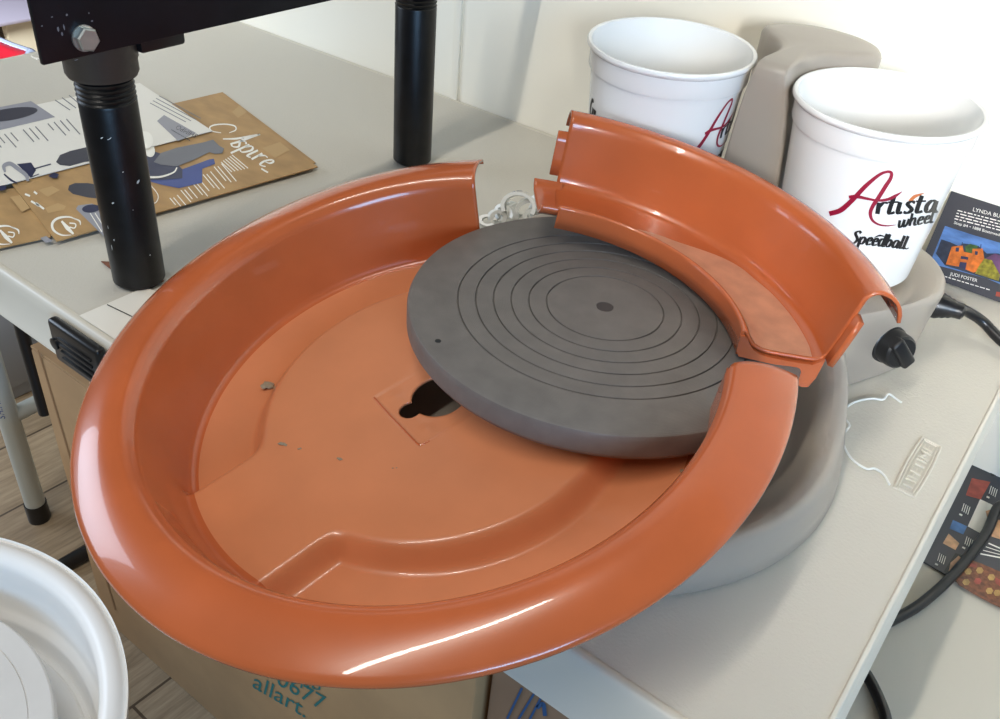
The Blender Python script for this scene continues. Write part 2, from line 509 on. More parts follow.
for i in range(NT):
    th = 2*PI*i/NT; R = OUT[i]; dx, dy = math.cos(th), math.sin(th)
    zt = rimz(WY + R*dy)
    lw = .013*smooth(.34, .42, WY+R*dy)
    rows = [(R-.012-lw, .0), (R-.002-lw, 0), (R-lw, .002), (R-.002-lw*.6, zt*.5), (R-.005, zt-.009), (R-.0065, zt-.004), (R-.0095, zt-.0009), (R-.0135, zt), (R-.0175, zt-.0015)]
    # inside slope to the tray floor
    for k in range(rowsN):
        s = k/(rowsN-1); r = (R-.0175)*(1-s) + .018*s
        x, y = WX+r*dx, WY+r*dy
        dd = R - .0175 - r
        fl = floorz(x, y)
        rows.append((r, (zt-.0015) + (fl-zt+.0015)*smooth(0, .026, dd)))
    rows.append((.0175, floorz(WX, WY)))
    for r, z in rows: bv.append(clear_pan(V((WX+r*dx, WY+r*dy, z))))
K = len(rows)
for i in range(NT):
    j = (i+1) % NT
    for k in range(K-1): bf.append([i*K+k, j*K+k, j*K+k+1, i*K+k+1])
bf.append([i*K for i in range(NT)])
base_o = obj('base_tray', bv, bf, M_GREY, wh, sharp=60)
# side panel, raised, that carries the control knob
v, f = tube([V((0, 0, 0)), V((0, 0, 1))], 1, 8)
pn = V((.93, -.36, 0)).normalized()
# motor housing between the buckets: teardrop tower with hollowed sides
def hump_ring(z):
    t = (z-.055)/(.221-.055)
    fw = .0085 + .0235*math.sqrt(max(0, 1-t)); fy = .442 - .024*t
    half = [(0, fy-.001), (fw*.75, fy), (fw, fy+.005), (.0130+.011*(1-t), .462), (.0225+.008*(1-t), .487), (.0425, .508), (.0545, .528), (.046, .552), (.026, .568), (0, .573)]
    hp = catmull([(a, b, 0) for a, b in half], 5)
    pts = [V((WX+p.x, p.y, z)) for p in hp] + [V((WX-p.x, p.y, z)) for p in hp[-2:0:-1]]
    return pts
hv = []; hf = []
zs = [.055+.0083*k for k in range(20)]
rings = [hump_ring(z) for z in zs]
cen = V((WX, .505, 0))
for dz, sh in ((.0015, .985), (.003, .95), (.004, .88), (.0045, .7), (.005, .35)):
    rings.append([V((cen.x+(p.x-cen.x)*sh, cen.y+(p.y-cen.y)*sh, .2127+dz*1.6)) for p in rings[19]])
n = len(rings[0])
for r in rings: hv += r
for k in range(len(rings)-1):
    for i in range(n): hf.append([k*n+i, k*n+(i+1) % n, (k+1)*n+(i+1) % n, (k+1)*n+i])
hf.append([(len(rings)-1)*n+i for i in range(n)]); hf.append(list(range(n))[::-1])
obj('motor_housing', hv, hf, M_GREY, wh, sharp=60)
# spindle under the head
v, f = lathe([(.0, .012), (.084, .012), (.082, .038), (.078, .041), (.034, .043), (.024, .052), (.022, .0668), (0, .0668)], 64, WX, WY); obj('spindle', v, f, M_SHAFT, wh, label='pale spindle housing')
# wheel head with turned grooves
RH = .1429; zt, zb = .089, .0668
prof = [(0, zb), (RH-.006, zb), (RH-.0025, zb+.002), (RH, zb+.006), (RH, zt-.0035), (RH-.0012, zt-.001), (RH-.0035, zt)]
for g in (.1068, .0939, .0811, .0683, .0555, .0426):
    prof += [(g+.0007, zt), (g+.0003, zt-.0014), (g-.0003, zt-.0014), (g-.0007, zt)]
prof += [(.0066, zt), (.0062, zt-.0005), (0.0, zt-.0005)]
v, f = lathe(prof, 160, WX, WY)
head = obj('wheel_head', v, f, M_HEAD, wh, sharp=30, label='round dark grey wheel head with turned rings')
mh = M_HEAD.node_tree   # fine turning marks round the axis
tcn = mh.nodes.new('ShaderNodeTexCoord'); wv = mh.nodes.new('ShaderNodeTexWave'); wv.wave_type = 'RINGS'; wv.rings_direction = 'Z'
wv.inputs['Scale'].default_value = 260; wv.inputs['Distortion'].default_value = 3; wv.inputs['Detail'].default_value = 3
mh.links.new(tcn.outputs['Object'], wv.inputs['Vector'])
bpn = mh.nodes.new('ShaderNodeBump'); bpn.inputs['Strength'].default_value = .12; bpn.inputs['Distance'].default_value = .0005
mh.links.new(wv.outputs['Fac'], bpn.inputs['Height'])
old = [n_ for n_ in mh.nodes if n_.type == 'BUMP' and n_ != bpn][0]
mh.links.new(old.outputs[0], bpn.inputs['Normal']); mh.links.new(bpn.outputs[0], mh.nodes['Principled BSDF'].inputs['Normal'])
v, f = lathe([(0, zt-.0002), (.0062, zt-.0002), (.0060, zt-.0008)], 24, WX, WY); obj('centre_mark', v, f, M_HEADSPOT, head)
px_, py_ = -.3106, .0846
v, f = lathe([(0, zt+.0002), (.0021, zt+.0002), (.0024, zt-.0012)], 18, px_, py_); obj('pin_hole', v, f, M_INK, head)
# control knob on the side panel
kc = V((-.0890, .398, .0355)); kn = V((.80, -.58, .15)).normalized()
def orient(v, c, n, spin=0.0):
    a = V((0, 0, 1)); a = (a - n*a.dot(n)).normalized(); b = n.cross(a)
    a2 = a*math.cos(spin) + b*math.sin(spin); b2 = n.cross(a2)
    return [c + a2*p.x + b2*p.y + n*p.z for p in v]
v, f = lathe([(0, -.014), (.0165, -.014), (.0165, .003), (.0160, .005), (.0145, .006), (0, .006)], 40)
kb = obj('knob_collar', orient(v, kc, kn), f, M_BLACKP, wh)
v, f = lathe([(0, .003), (.0152, .003), (.0150, .014), (.0142, .0175), (.0125, .019), (0, .0195)], 36)
obj('speed_knob', orient(v, kc, kn), f, M_BLACKP, wh)
mb = MB(); v, f = box_bm(-.0145, .0145, -.0060, .0060, .008, .0225, .0025, 3); mb.add(orient(v, kc, kn, .7), f)
mb.build('knob_grip', M_BLACKP, kb)
# strain relief and mains cord
bc = V((-.077, .492, .036)); bn = V((.96, .10, .05)).normalized()
v, f = lathe([(0, -.014), (.0125, -.014), (.0125, .004), (.0105, .008), (.0105, .010), (.0090, .0125), (.0090, .0145), (.0075, .017), (.0072, .024), (.0045, .026), (0, .026)], 32)
obj('strain_relief', orient(v, bc, bn), f, M_BLACKP, wh)
LZ = -.2
e0 = bc + bn*.02
cord = [e0, onz(962, 309, .030), onz(982, 321, .018), onz(1003, 342, .009), V((.028, .505, .004)), V((.066, .478, -.022)), V((.092, .480, -.09)), V((.099, .498, -.15)), V((.092, .514, -.186)),
        onz(1003, 505, LZ+.012), onz(985, 535, LZ+.008), onz(955, 573, LZ+.0065), onz(922, 603, LZ+.0065), onz(893, 620, LZ+.0065), onz(866, 634, LZ+.0065), onz(852, 645, LZ+.0065), onz(855, 658, LZ+.0065), onz(868, 677, LZ+.0065), onz(879, 699, LZ+.0065), onz(886, 722, LZ+.0065), onz(884, 760, LZ+.0065)]
v, f = tube(catmull(cord, 10), .0048, 14); obj('power_cord', v, f, M_BLACKP, wh, label='black mains cord')

# ------------------------------------------------------------------ splash pan (large section), tilted off the front of the wheel
def pan_pose(C, n, e1):
    e2 = n.cross(e1); M_ = Matrix((e1, e2, n)).transposed().to_4x4(); M_.translation = C; return M_
PC = V((-.3081, .0704, .0922)); PN = V((-.0897, -.2293, 1)).normalized()
e1 = (V((1, 0, 0)) - PN*PN.x).normalized()
PM = pan_pose(PC, PN, e1)
TRZ, ISZ = -.0605, -.045
def rim_profile():
    """wall, shoulder and rolled rim beyond the trough: (r, z)"""
    p = [(.1735, TRZ), (.1765, TRZ+.0006), (.1785, TRZ+.0022), (.1797, TRZ+.006)]
    for k in range(1, 13):
        t = k/12; p.append((.1797 + .0128*t, TRZ+.006 + (.056-.001)*t))
    p += [(.1935, .0015), (.1948, .0037), (.1968, .0056), (.1995, .0070), (.203, .0078), (.208, .0079), (.214, .0071), (.220, .0055), (.226, .0031), (.2305, .0008), (.2332, -.0008), (.2346, -.0028), (.2345, -.0048), (.2335, -.0056)]
    return p
RP = rim_profile()
PHI0 = math.radians(-102)
def pan_floor(r, th):
    u = r*math.cos(th-PHI0); w = r*math.sin(th-PHI0)
    isl = 1-smooth(.120, .137, r)
    br = 0.0
    if u > 0: br = smooth(-.064, -.047, w)*(1-smooth(.042, .056, w))*smooth(.02, .09, u)
    k = 1-(1-isl)*(1-br)
    z = TRZ + (ISZ-TRZ)*k
    # moulded panel round the centre hole, with two dimples
    u2 = r*math.cos(th-math.radians(-106)); w2 = r*math.sin(th-math.radians(-106))
    tabm = (1-smooth(.0345, .0365, u2))*(1-smooth(.029, .0315, abs(w2)))
    z += -.0011*tabm
    for cw in (-.021, .021):
        dd = math.hypot(u2-.024, w2-cw); z += .0009*math.exp(-(dd/.0055)**2)
    return z
def hole_r(th):
    best = .0195
    c = V((.0225*math.cos(math.radians(-113)), .0225*math.sin(math.radians(-113)))); d = V((math.cos(th), math.sin(th)))
    b = d.dot(c); disc = b*b - (c.length_squared - .0078**2)
    if disc > 0: best = max(best, b+math.sqrt(disc))
    return best
a0, a1 = math.radians(119.3), math.radians(384.2)
NC = 330; NR = 100
pv = []; pf = []
for i in range(NC+1):
    th = a0 + (a1-a0)*i/NC
    h = hole_r(th)
    rows = []
    for k in range(NR):
        s = k/NR; rb = .0195 + (.1735-.0195)*s
        r = max(rb, h + (rb-.0195)*.25) if rb < h*1.3 else rb
        r = h + (.1735-h)*s
        rows.append((r, pan_floor(r, th)))
    fl = pan_floor(.1735, th)-TRZ
    for r, z in RP:
        t = max(0, min(1, 1-(z-TRZ)/.03)); rows.append((r, z + fl*t))
    for r, z in rows: pv.append(V((r*math.cos(th), r*math.sin(th), z)))
K = len(rows)
for i in range(NC):
    for k in range(K-1): pf.append([i*K+k, i*K+k+1, (i+1)*K+k+1, (i+1)*K+k])
pv = [p*.99 for p in pv]
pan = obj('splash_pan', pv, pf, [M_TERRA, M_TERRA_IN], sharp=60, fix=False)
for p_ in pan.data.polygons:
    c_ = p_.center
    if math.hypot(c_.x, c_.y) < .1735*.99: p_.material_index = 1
pan.matrix_world = PM; ORG[pan] = V((0, 0, 0))
sd = pan.modifiers.new('thickness', 'SOLIDIFY'); sd.thickness = .0022; sd.offset = -1
tag(pan, 'large terracotta splash pan section tilted off the front of the wheel over the table edge', 'splash pan')
# moulded bead along the open front of the panel round the hole
def pl(r, th, z): return V((r*math.cos(th), r*math.sin(th), z))
mb = MB()
pth = []
for u_, w_ in ((.0352, -.030), (.0357, -.01), (.0357, .01), (.0355, .027), (.0335, .0305), (.028, .0315)):
    an = math.radians(-106); pth.append(V((u_*math.cos(an)-w_*math.sin(an), u_*math.sin(an)+w_*math.cos(an), ISZ-.0003)))
v, f = tube(catmull(pth, 5), .0006, 8)
bead = obj('moulded_bead', [V(p)*.99 for p in v], f, M_TERRA, pan)
# dried clay crumbs lying in the pan: each its own thing
def crumb(px, py, s, lab, d=ISZ, n=5):
    n_ = PN; p0 = PC + PN*d*.99
    c = onplane(px, py, p0, n_)
    mb = MB()
    for k in range(n):
        bm = bmesh.new(); bmesh.ops.create_icosphere(bm, subdivisions=2, radius=1)
        off = V((random.uniform(-1, 1), random.uniform(-.5, .5), 0))*s*1.5
        sc_ = V((random.uniform(.5, 1.1), random.uniform(.4, .8), random.uniform(.3, .5)))*s
        vs = []
        for q in bm.verts:
            w = 1 + .25*math.sin(q.co.x*7+k)*math.cos(q.co.y*6)
            vs.append(c + V((1, .6, 0)).normalized()*(off.x + q.co.x*sc_.x*w) + V((-.5, 1, 0)).normalized()*(off.y + q.co.y*sc_.y*w) + PN*(q.co.z*sc_.z + s*.22))
        mb.add(vs, [[q.index for q in p.verts] for p in bm.faces]); bm.free()
    o = mb.build('clay_crumb', M_CLAY, None, origin=c)
    tag(o, lab, 'clay crumb', 'dried clay crumbs in the pan')
crumb(273, 386, .0040, 'largest grey dried clay crumb, in the pan trough left of the hole', TRZ)
crumb(283, 444, .0016, 'small pale dried clay crumb at the inner corner of the pan bridge', ISZ, 6)
crumb(340, 459, .0010, 'tiny dried clay crumb on the pan floor nearest below the hole', ISZ, 5)
crumb(300, 449, .0009, 'tiny dried clay crumb just right of the bridge corner crumb', ISZ, 3)
crumb(688, 474, .0022, 'pale clay smear in the pan trough against the right rim below the wheel head', TRZ, 7)
crumb(395, 468, .0009, 'tiny dried clay speck alone in the middle of the pan floor', ISZ, 2)

# ------------------------------------------------------------------ splash pan (small section), lifted and resting on the wheel head
ST = V((-.2534, .1484, .1659))
SR = Matrix(((0.9762582, 0.1988589, 0.0858780), (-0.2042579, 0.9771136, 0.0593946), (-0.0721015, -0.0755257, 0.9945337)))
SM = (SR*.98).to_4x4(); SM.translation = ST
al, ar = -.8127, .8183
sp = thing('splash_pan_section', 'small curved terracotta splash pan section lying on the wheel head against the buckets', 'splash pan', tuple(ST))
def sp_arc(prof, t0, t1, n):
    v = []; f = []
    for i in range(n+1):
        t = t0 + (t1-t0)*i/n
        for r, z in prof: v.append(SM @ V((r*math.sin(t), r*math.cos(t), z)))
    k = len(prof)
    for i in range(n):
        for q in range(k-1): f.append([i*k+q, i*k+q+1, (i+1)*k+q+1, (i+1)*k+q])
    return v, f
TD = -.0545
FL = (.1282, -.0624); RG = (.1263, -.0426)
sec_tr = [(.1290, RG[1]+.0003), (.1312, RG[1]-.0012), (.134, RG[1]-.005), (.138, RG[1]-.0090), (.143, RG[1]-.0112), (.150, TD), (.160, TD+.0002), (.172, TD+.0008), (.1805, TD+.0016)]
sec_wall = [(.1850, TD+.003), (.1872, TD+.0065)] + [(.1872+.0063*k/10, TD+.0065+.0475*k/10) for k in range(1, 11)] + [(.1945, .0020), (.1962, .0046), (.1990, .0066), (.203, .0076), (.207, .0072), (.2115, .0056), (.216, .0028), (.2195, -.001), (.2222, -.0062), (.2236, -.0118)]
sec = [FL, (.1272, -.052), (.1262, RG[1]-.002), (.1263, RG[1]-.0006), (.1272, RG[1]+.0004)] + sec_tr + sec_wall
v, f = sp_arc(sec, al, ar, 110)
body = obj('pan_body', v, f, M_TERRA, sp, sharp=60, fix=False)
s2 = body.modifiers.new('thickness', 'SOLIDIFY'); s2.thickness = .0022; s2.offset = 1
# thin film of dried slip in the trough
v, f = sp_arc([(r, z+.00035) for r, z in sec_tr[2:]], al*.98, ar*.985, 80)
# outline of the film wanders
def film(r, t): return True
mb = MB()
n_t, rr_ = 90, [.1345+.0028*k for k in range(17)]
zz = lambda r: next((sec_tr[i][1] + (sec_tr[i+1][1]-sec_tr[i][1])*(r-sec_tr[i][0])/(sec_tr[i+1][0]-sec_tr[i][0]) for i in range(len(sec_tr)-1) if sec_tr[i][0] <= r <= sec_tr[i+1][0]), sec_tr[-1][1])
fv = []
for i in range(n_t+1):
    t = al + .02 + (ar-.01-al-.02)*i/n_t
    q = (t-al)/(ar-al)
    top = min(.1804, .148 + .012*smooth(.15, .38, q) + .0215*smooth(.38, .62, q) + .0022*math.sin(q*17)*smooth(.1, .3, q))
    for k in range(17):
        r = .1325 + (top-.1325)*k/16
        fv.append(SM @ V((r*math.sin(t), r*math.cos(t), zz(r)+.0003)))
ff = [[i*17+k, i*17+k+1, (i+1)*17+k+1, (i+1)*17+k] for i in range(n_t) for k in range(16)]
obj('dried_slip', fv, ff, M_SLIP, body, fix=False, label='paler film of dried clay slip')
# joint tongues: trough tongue at the left end, wall strips and the plate under the right end
def strip(name, prof, t0, t1, th=.0022, n=10):
    v, f = sp_arc(prof, t0, t1, n)
    o = obj(name, v, f, M_TERRA, sp, sharp=60); s = o.modifiers.new('thickness', 'SOLIDIFY'); s.thickness = th; s.offset = 0; return o
strip('trough_tongue', [(.1300, RG[1]-.003), (.132, RG[1]-.008), (.140, TD-.002), (.155, TD-.002), (.168, TD-.0018), (.178, TD-.0008), (.1835, TD+.002), (.1855, TD+.006)], al-.105, al+.03)
strip('joint_strip', [(.1895, TD+.010), (.1915, TD+.024), (.1935, TD+.038), (.1950, TD+.047)], al-.040, al+.01, .003)
strip('joint_strip', [(.1895, TD+.004), (.1915, TD+.016), (.1935, TD+.030), (.1950, TD+.042)], ar-.01, ar+.050, .004)
ptop = [(.1262, RG[1]-.004)] + [(r, z-.0035) for r, z in sec_tr] + [(.1872, TD+.004)]
pbot = [(.1868, TD-.012), (.1845, TD-.0205), (.180, TD-.0215), (.170, TD-.019), (.1655, TD-.0088), (.150, -.0628), (.1300, -.0626), (.1272, -.058)]
pv_ = []
tq = ar + .0
for dt in (-.012, .016):
    for r, z in ptop + pbot: pv_.append(SM @ V((r*math.sin(tq+dt), r*math.cos(tq+dt), z)))
np_ = len(ptop)+len(pbot)
obj('joint_plate', pv_, [list(range(np_)), list(range(2*np_-1, np_-1, -1))] + [[i, (i+1) % np_, (i+1) % np_+np_, i+np_] for i in range(np_)], M_TERRA, sp, sharp=30)

# ------------------------------------------------------------------ buckets
RB0, RB1, HB = .0582, .0682, .125
class Bucket:
    def __init__(s, c_top, n, hgt, label, spin):
        s.n = n.normalized(); s.c = c_top - s.n*hgt; s.h = hgt
        s.a = (V((1, 0, 0)) - s.n*s.n.x).normalized(); s.b = s.n.cross(s.a); s.spin = spin
        s.t = thing('bucket', label, 'bucket', tuple(s.c), 'white pails on the wheel base')
        s.k = hgt/.143
    def rad(s, h): return RB0 + (RB1-RB0)*h/HB
    def world(s, p): return s.c + s.a*p.x + s.b*p.y + s.n*p.z
    def build(s):
        k = s.k
        pr = [(0, .004), (.045, .004), (.047, 0), (.0545, 0), (RB0, .003), (s.rad(.119), .119), (.0692, .1195), (.0700, .1215), (.0702, .1365), (.0722, .1375), (.0737, .1395), (.0737, .1415), (.0727, .1428), (.0712, .143), (.0697, .1422), (.0690, .138), (s.rad(.12)-.0018, .12), (RB0-.002, .006), (0, .006)]
        v, f = lathe([(r, z) for r, z in pr], 96)
        s.body = obj('bucket_body', [s.world(p) for p in v], f, M_WHITE, s.t, sharp=40)
    def hit(s, px, py):
        """where a pixel of the photograph meets the pail: (angle, height)"""
        d = ray(px, py); d.normalize(); t = (s.c+s.n*.07-CP).length - .25
        def g(t):
            p = CP + d*t - s.c; h = p.dot(s.n); q = p - s.n*h; return q.length - s.rad(h)
        step = .004
        while g(t) > 0 and t < 2: t += step
        if t >= 2:
            return None
        lo, hi = t-step, t
        for _ in range(30):
            mid = (lo+hi)/2
            if g(mid) > 0: lo = mid
            else: hi = mid
        p = CP + d*hi - s.c; h = p.dot(s.n); q = p - s.n*h
        return math.atan2(q.dot(s.b), q.dot(s.a)), h
    def put(s, ang, h, lift=.00025):
        r = s.rad(h)+lift
        return s.c + s.a*(r*math.cos(ang)) + s.b*(r*math.sin(ang)) + s.n*h
bR = Bucket(V((-.1612, .4472, .2092)), V((-.0155, -.038, 1)), .143, 'white plastic bucket at right with its red and black printing in full view', 0)
bL = Bucket(V((-.3466, .4318, .2092)), V((.0074, -.033, 1)), .143, 'white plastic bucket at left, its printing cut off by the grey motor housing', 0)
bR.build(); bL.build()
# the printing is laid out flat (angle, height) from the right-hand pail and repeated on the left-hand one
U0, H0 = bR.hit(868, 205)
def lay(px, py):
    """logo drawing frame: photo pixels, developed on the cone by a local linear map"""
    return px, py
c_ = {k: bR.hit(*k) for k in ((835, 180), (895, 180), (835, 240), (895, 240), (865, 210))}
def develop(px, py):
    a = (px-835)/60; b = (py-180)/60
    A_, B_, C_, D_ = c_[(835, 180)], c_[(895, 180)], c_[(835, 240)], c_[(895, 240)]
    mid = c_[(865, 210)]
    ang = A_[0]*(1-a)*(1-b) + B_[0]*a*(1-b) + C_[0]*(1-a)*b + D_[0]*a*b
    h = A_[1]*(1-a)*(1-b) + B_[1]*a*(1-b) + C_[1]*(1-a)*b + D_[1]*a*b
    lm = (A_[0]+B_[0]+C_[0]+D_[0])/4; lh = (A_[1]+B_[1]+C_[1]+D_[1])/4
    wq = 16*a*(1-a)*b*(1-b) if 0 < a < 1 and 0 < b < 1 else 0
    return ang, h
def exact(px, py):
    q = bR.hit(px, py)
    return q if q else develop(px, py)
def crop(x, y): return 820 + x/7.19, 160 + y/7.19
def bucket_print(bk, da, dh):
    def mp(x, y):
        q = exact(*crop(x, y)); return bk.put(q[0]+da, q[1]+dh)
    mb = MB()
    stroke(mb, [(68, 386), (150, 360), (235, 285), (330, 185), (420, 110), (475, 85), (512, 90), (508, 130), (470, 190), (420, 270), (380, 330), (362, 380), (375, 430), (420, 462), (480, 472), (545, 466)], [34, 36, 34, 30, 22, 18, 22, 26, 30, 30, 28, 26, 20, 14, 10, 3], mp)
    stroke(mb, [(208, 266), (260, 262), (330, 275), (410, 290), (480, 284), (540, 258), (590, 226)], [22, 26, 20, 16, 20, 22, 4], mp)
    mb.build('crimson_lettering', M_CRIM, bk.body)
    mb = MB()
    script(mb, 'rtista', (404, 388), (850, 372), (22, -82), .0, 34, mp, nibdeg=-5)
    script(mb, 'wheel', (560, 486), (820, 446), (13, -54), .0, 20, mp, nibdeg=-8)
    script(mb, 'Speedball.', (222, 596), (640, 640), (18, -50), .0, 23, mp, nibdeg=-5)
    stroke(mb, [(390, 556), (430, 542), (470, 552)], [4, 14, 4], mp)
    mb.build('black_lettering', M_INK, bk.body)
    mb = MB(); stroke(mb, [(645, 298), (680, 262), (745, 238)], [26, 24, 6], mp); mb.build('orange_dot', M_ORANGE, bk.body)
bucket_print(bR, 0, 0)
# same printing on the left pail, turned so that its capital stands at the right
tgt = bL.hit(715, 128); src = exact(*crop(330, 265))
bucket_print(bL, tgt[0]-src[0]+.02, tgt[1]-src[1])
mb = MB()
g0 = bL.hit(592, 112)
if g0:
    script(mb, 'Cu', (0, 0), (40, 0), (4, -30), 0, 10, lambda x, y: bL.put(g0[0]-.10+x*.006, g0[1]-.004-y*.0003), nibdeg=-5)
    mb.build('small_lettering', M_INK, bL.body)

# ------------------------------------------------------------------ black pipe stand
LPX, LPY, RPX, RPY = -.641, .073, -.646, .438
ps = thing('pipe_stand', 'black painted steel pipe stand with a flat beam bolted across, left on the table', 'stand', (LPX, LPY, 0))
def pipe(x, y, r, top, thr):
    prof = [(0, .0005), (r-.002, .0005), (r, .003)]
    z = top-.024
    prof.append((r, z))
    while z < top-.002:
        prof += [(r-.0004, z+.0012), (r+.0002, z+.0022), (r-.0010, z+.0034)]; z += .0040
    prof += [(r-.001, top), (0, top)]
    return lathe(prof, 48, x, y)
rp = .0218
v, f = pipe(LPX, LPY, rp, .186, True); p1 = obj('pipe', v, f, M_STEEL, ps)
v, f = pipe(RPX, RPY, .0218, .196, True); p2 = obj('pipe', v, f, M_STEEL, ps)
for (x, y, z0) in ((LPX, LPY, .183), (RPX, RPY, .19)):
    v, f = lathe([(rp, z0), (rp+.0035, z0), (rp+.0050, z0+.003), (rp+.0050, z0+.012), (rp+.006, z0+.014), (rp+.0065, z0+.05), (0, z0+.05)], 48, x, y); obj('coupling', v, f, M_FITTING, ps, label='dark iron pipe coupling')
# rust plate under the left pipe
mb = MB(); c0 = onz(101, 261, .0012)
dirx = V((.34, .94, 0)).normalized()
pp = [c0, V((LPX+.012, LPY-.012, .0012)), V((LPX+.018, LPY+.012, .0012)), V((LPX-.016, LPY+.018, .0012))]
v, f = prism(pp, .0011); obj('foot_plate', v, f, M_RUST, ps, label='rusty corner of the foot plate')
# flat beam along the pipes
bx = LPX+.0315
b0 = onx(43.5, 66, bx)
v, f = box_bm(bx-.0045, bx, b0.y, .60, b0.z, .345, .0012, 2)
bm_o = obj('beam', v, f, M_BEAM, ps)
v, f = box_bm(bx-.05, bx-.005, .092, .132, .2, .225, .003, 2); obj('cleat', v, f, M_BLACKP, ps)
# hexagon bolt
bc_ = onx(84, 38, bx); 
v, f = lathe([(0, 0), (.0092, 0), (.0092, .0012), (.0075, .0012)], 32)
mb = MB(); mb.add(orient(v, bc_, V((1, 0, 0))), f)
hexp = [(.0086*math.cos(PI/3*k+.25), .0086*math.sin(PI/3*k+.25)) for k in range(6)]
hv = [V((a, b, 0)) for a, b in hexp] + [V((a, b, .0058)) for a, b in hexp] + [V((a*.88, b*.88, .0068)) for a, b in hexp]
hf = [[k, (k+1) % 6, 6+(k+1) % 6, 6+k] for k in range(6)] + [[6+k, 6+(k+1) % 6, 12+(k+1) % 6, 12+k] for k in range(6)] + [[12+k for k in range(6)]]
mb.add(orient(hv, bc_, V((1, 0, 0))), hf); mb.build('bolt', M_ZINC, ps, sharp=20, label='zinc hexagon bolt head')
# chips in the paint
def chip_pipe(px, py, w, h):
    d = ray(px, py); o2 = V((CP.x-LPX, CP.y-LPY)); d2 = V((d.x, d.y)); A_ = d2.length_squared; B_ = o2.dot(d2); C_ = o2.length_squared-(rp+.0002)**2
    t = (-B_ - math.sqrt(max(0, B_*B_-A_*C_)))/A_; p = CP + d*t
    an = math.atan2(p.y-LPY, p.x-LPX); out = []
    for k in range(9):
        a = 2*PI*k/9; q = random.uniform(.6, 1.1)
        out.append(V((LPX+(rp+.0003)*math.cos(an+w*q*math.cos(a)/rp), LPY+(rp+.0003)*math.sin(an+w*q*math.cos(a)/rp), p.z+h*q*math.sin(a)+w*.5*math.cos(a))))
    return out, [list(range(9))]
mb = MB()
for c in ((102, 138, .0014, .0006), (110, 138.5, .0022, .0006), (138, 182, .0018, .0013), (113, 203, .001, .0008), (108, 227, .0004, .002), (112, 248, .0004, .003), (150, 255, .0005, .0008), (123, 172, .0006, .0005), (133, 210, .0004, .0004), (114, 240, .0005, .001)):
    mb.add(*chip_pipe(*c))
mb.pieces('paint_chip', M_CHIP, p1, label='pale chips in the black paint')
mb = MB()
def chip_flat(px, py, w, h):
    c = onx(px, py, bx+.0003); mb.add([c+V((0, w*random.uniform(.5, 1)*math.cos(2*PI*k/8), h*random.uniform(.5, 1)*math.sin(2*PI*k/8))) for k in range(8)], [list(range(8))])
for c in ((58, 29, .0012, .0022), (62, 34, .001, .0018), (42, 26, .0008, .0007), (67, 15, .001, .001), (89, 13, .0007, .0007), (92, 21, .001, .001), (52, 17, .0012, .0006), (64, 27, .0008, .0026), (76, 60, .0022, .0005)): chip_flat(*c)
mb.pieces('paint_chip', M_PMID, bm_o, label='worn grey spots in the black paint')

# ------------------------------------------------------------------ papers on the table
def sheet(name, corners, z, th, mt, label, cat, group=None, curl=None):
    """corners world xy ccw; a thin bendable sheet with thickness"""
    P = [V((c[0], c[1], 0)) for c in corners]
    n = 16; v = []
    for i in range(n+1):
        for j in range(n+1):
            a, b = i/n, j/n
            p = P[0]*(1-a)*(1-b) + P[1]*a*(1-b) + P[2]*a*b + P[3]*(1-a)*b
            zz_ = z + (curl(a, b) if curl else 0); v.append(V((p.x, p.y, zz_)))
    f = [[i*(n+1)+j, (i+1)*(n+1)+j, (i+1)*(n+1)+j+1, i*(n+1)+j+1] for i in range(n) for j in range(n)]
    m_ = (n+1)**2
    v += [p - V((0, 0, th)) for p in v]
    f += [[q+m_ for q in reversed(p)] for p in f]
    rim = [i*(n+1) for i in range(n+1)] + [n*(n+1)+j for j in range(1, n+1)] + [i*(n+1)+n for i in range(n-1, -1, -1)] + [j for j in range(n-1, 0, -1)]
    f += [[rim[k], rim[(k+1) % len(rim)], rim[(k+1) % len(rim)]+m_, rim[k]+m_] for k in range(len(rim))]
    o = obj(name, v, f, mt, None, origin=(P[0].x, P[0].y, z-th))
    return tag(o, label, cat, group)
K1, K2, K3 = V((-.936, .400)), V((-.699, .341)), V((-.742, .057)); K4 = K1+K3-K2
G_K = 'kraft brown brochures'
ka = sheet('brochure', [K1+V((-.012, .012)), K2+V((-.014, .010)), K3+V((-.02, .03)), K4], .0014, .0010, M_KRAFT, 'kraft brown brochure peeping out beneath the topmost one at its far edge', 'brochure', G_K)
kb_ = sheet('brochure', [onz(60, 185, 0), onz(51, 239.5, 0), onz(-60, 264, 0), onz(-60, 200, 0)], .0028, .0010, M_KRAFT, 'kraft brown brochure poking out at the left of the pile beside the front edge', 'brochure', G_K)
kc_ = sheet('brochure', [K1, K2, K3, K4], .0042, .0012, M_KRAFT, 'topmost kraft brown brochure with white script and a blue wheel, beside the pipe', 'brochure', G_K)
ZK = .00435
mpk = z_map(ZK)
ov = {}
def pb(key, mt, par, name):
    if key not in ov: ov[key] = (MB(), mt, par, name)
    return ov[key][0]
# prints on the topmost kraft brochure
w_ = pb('kw', M_PWHITE, kc_, 'white_lettering')
def cz(x, y): return 150 + x/5.556, 90 + y/5.556          # crop frame of that region
def P_(lst): return [cz(*q) for q in lst]
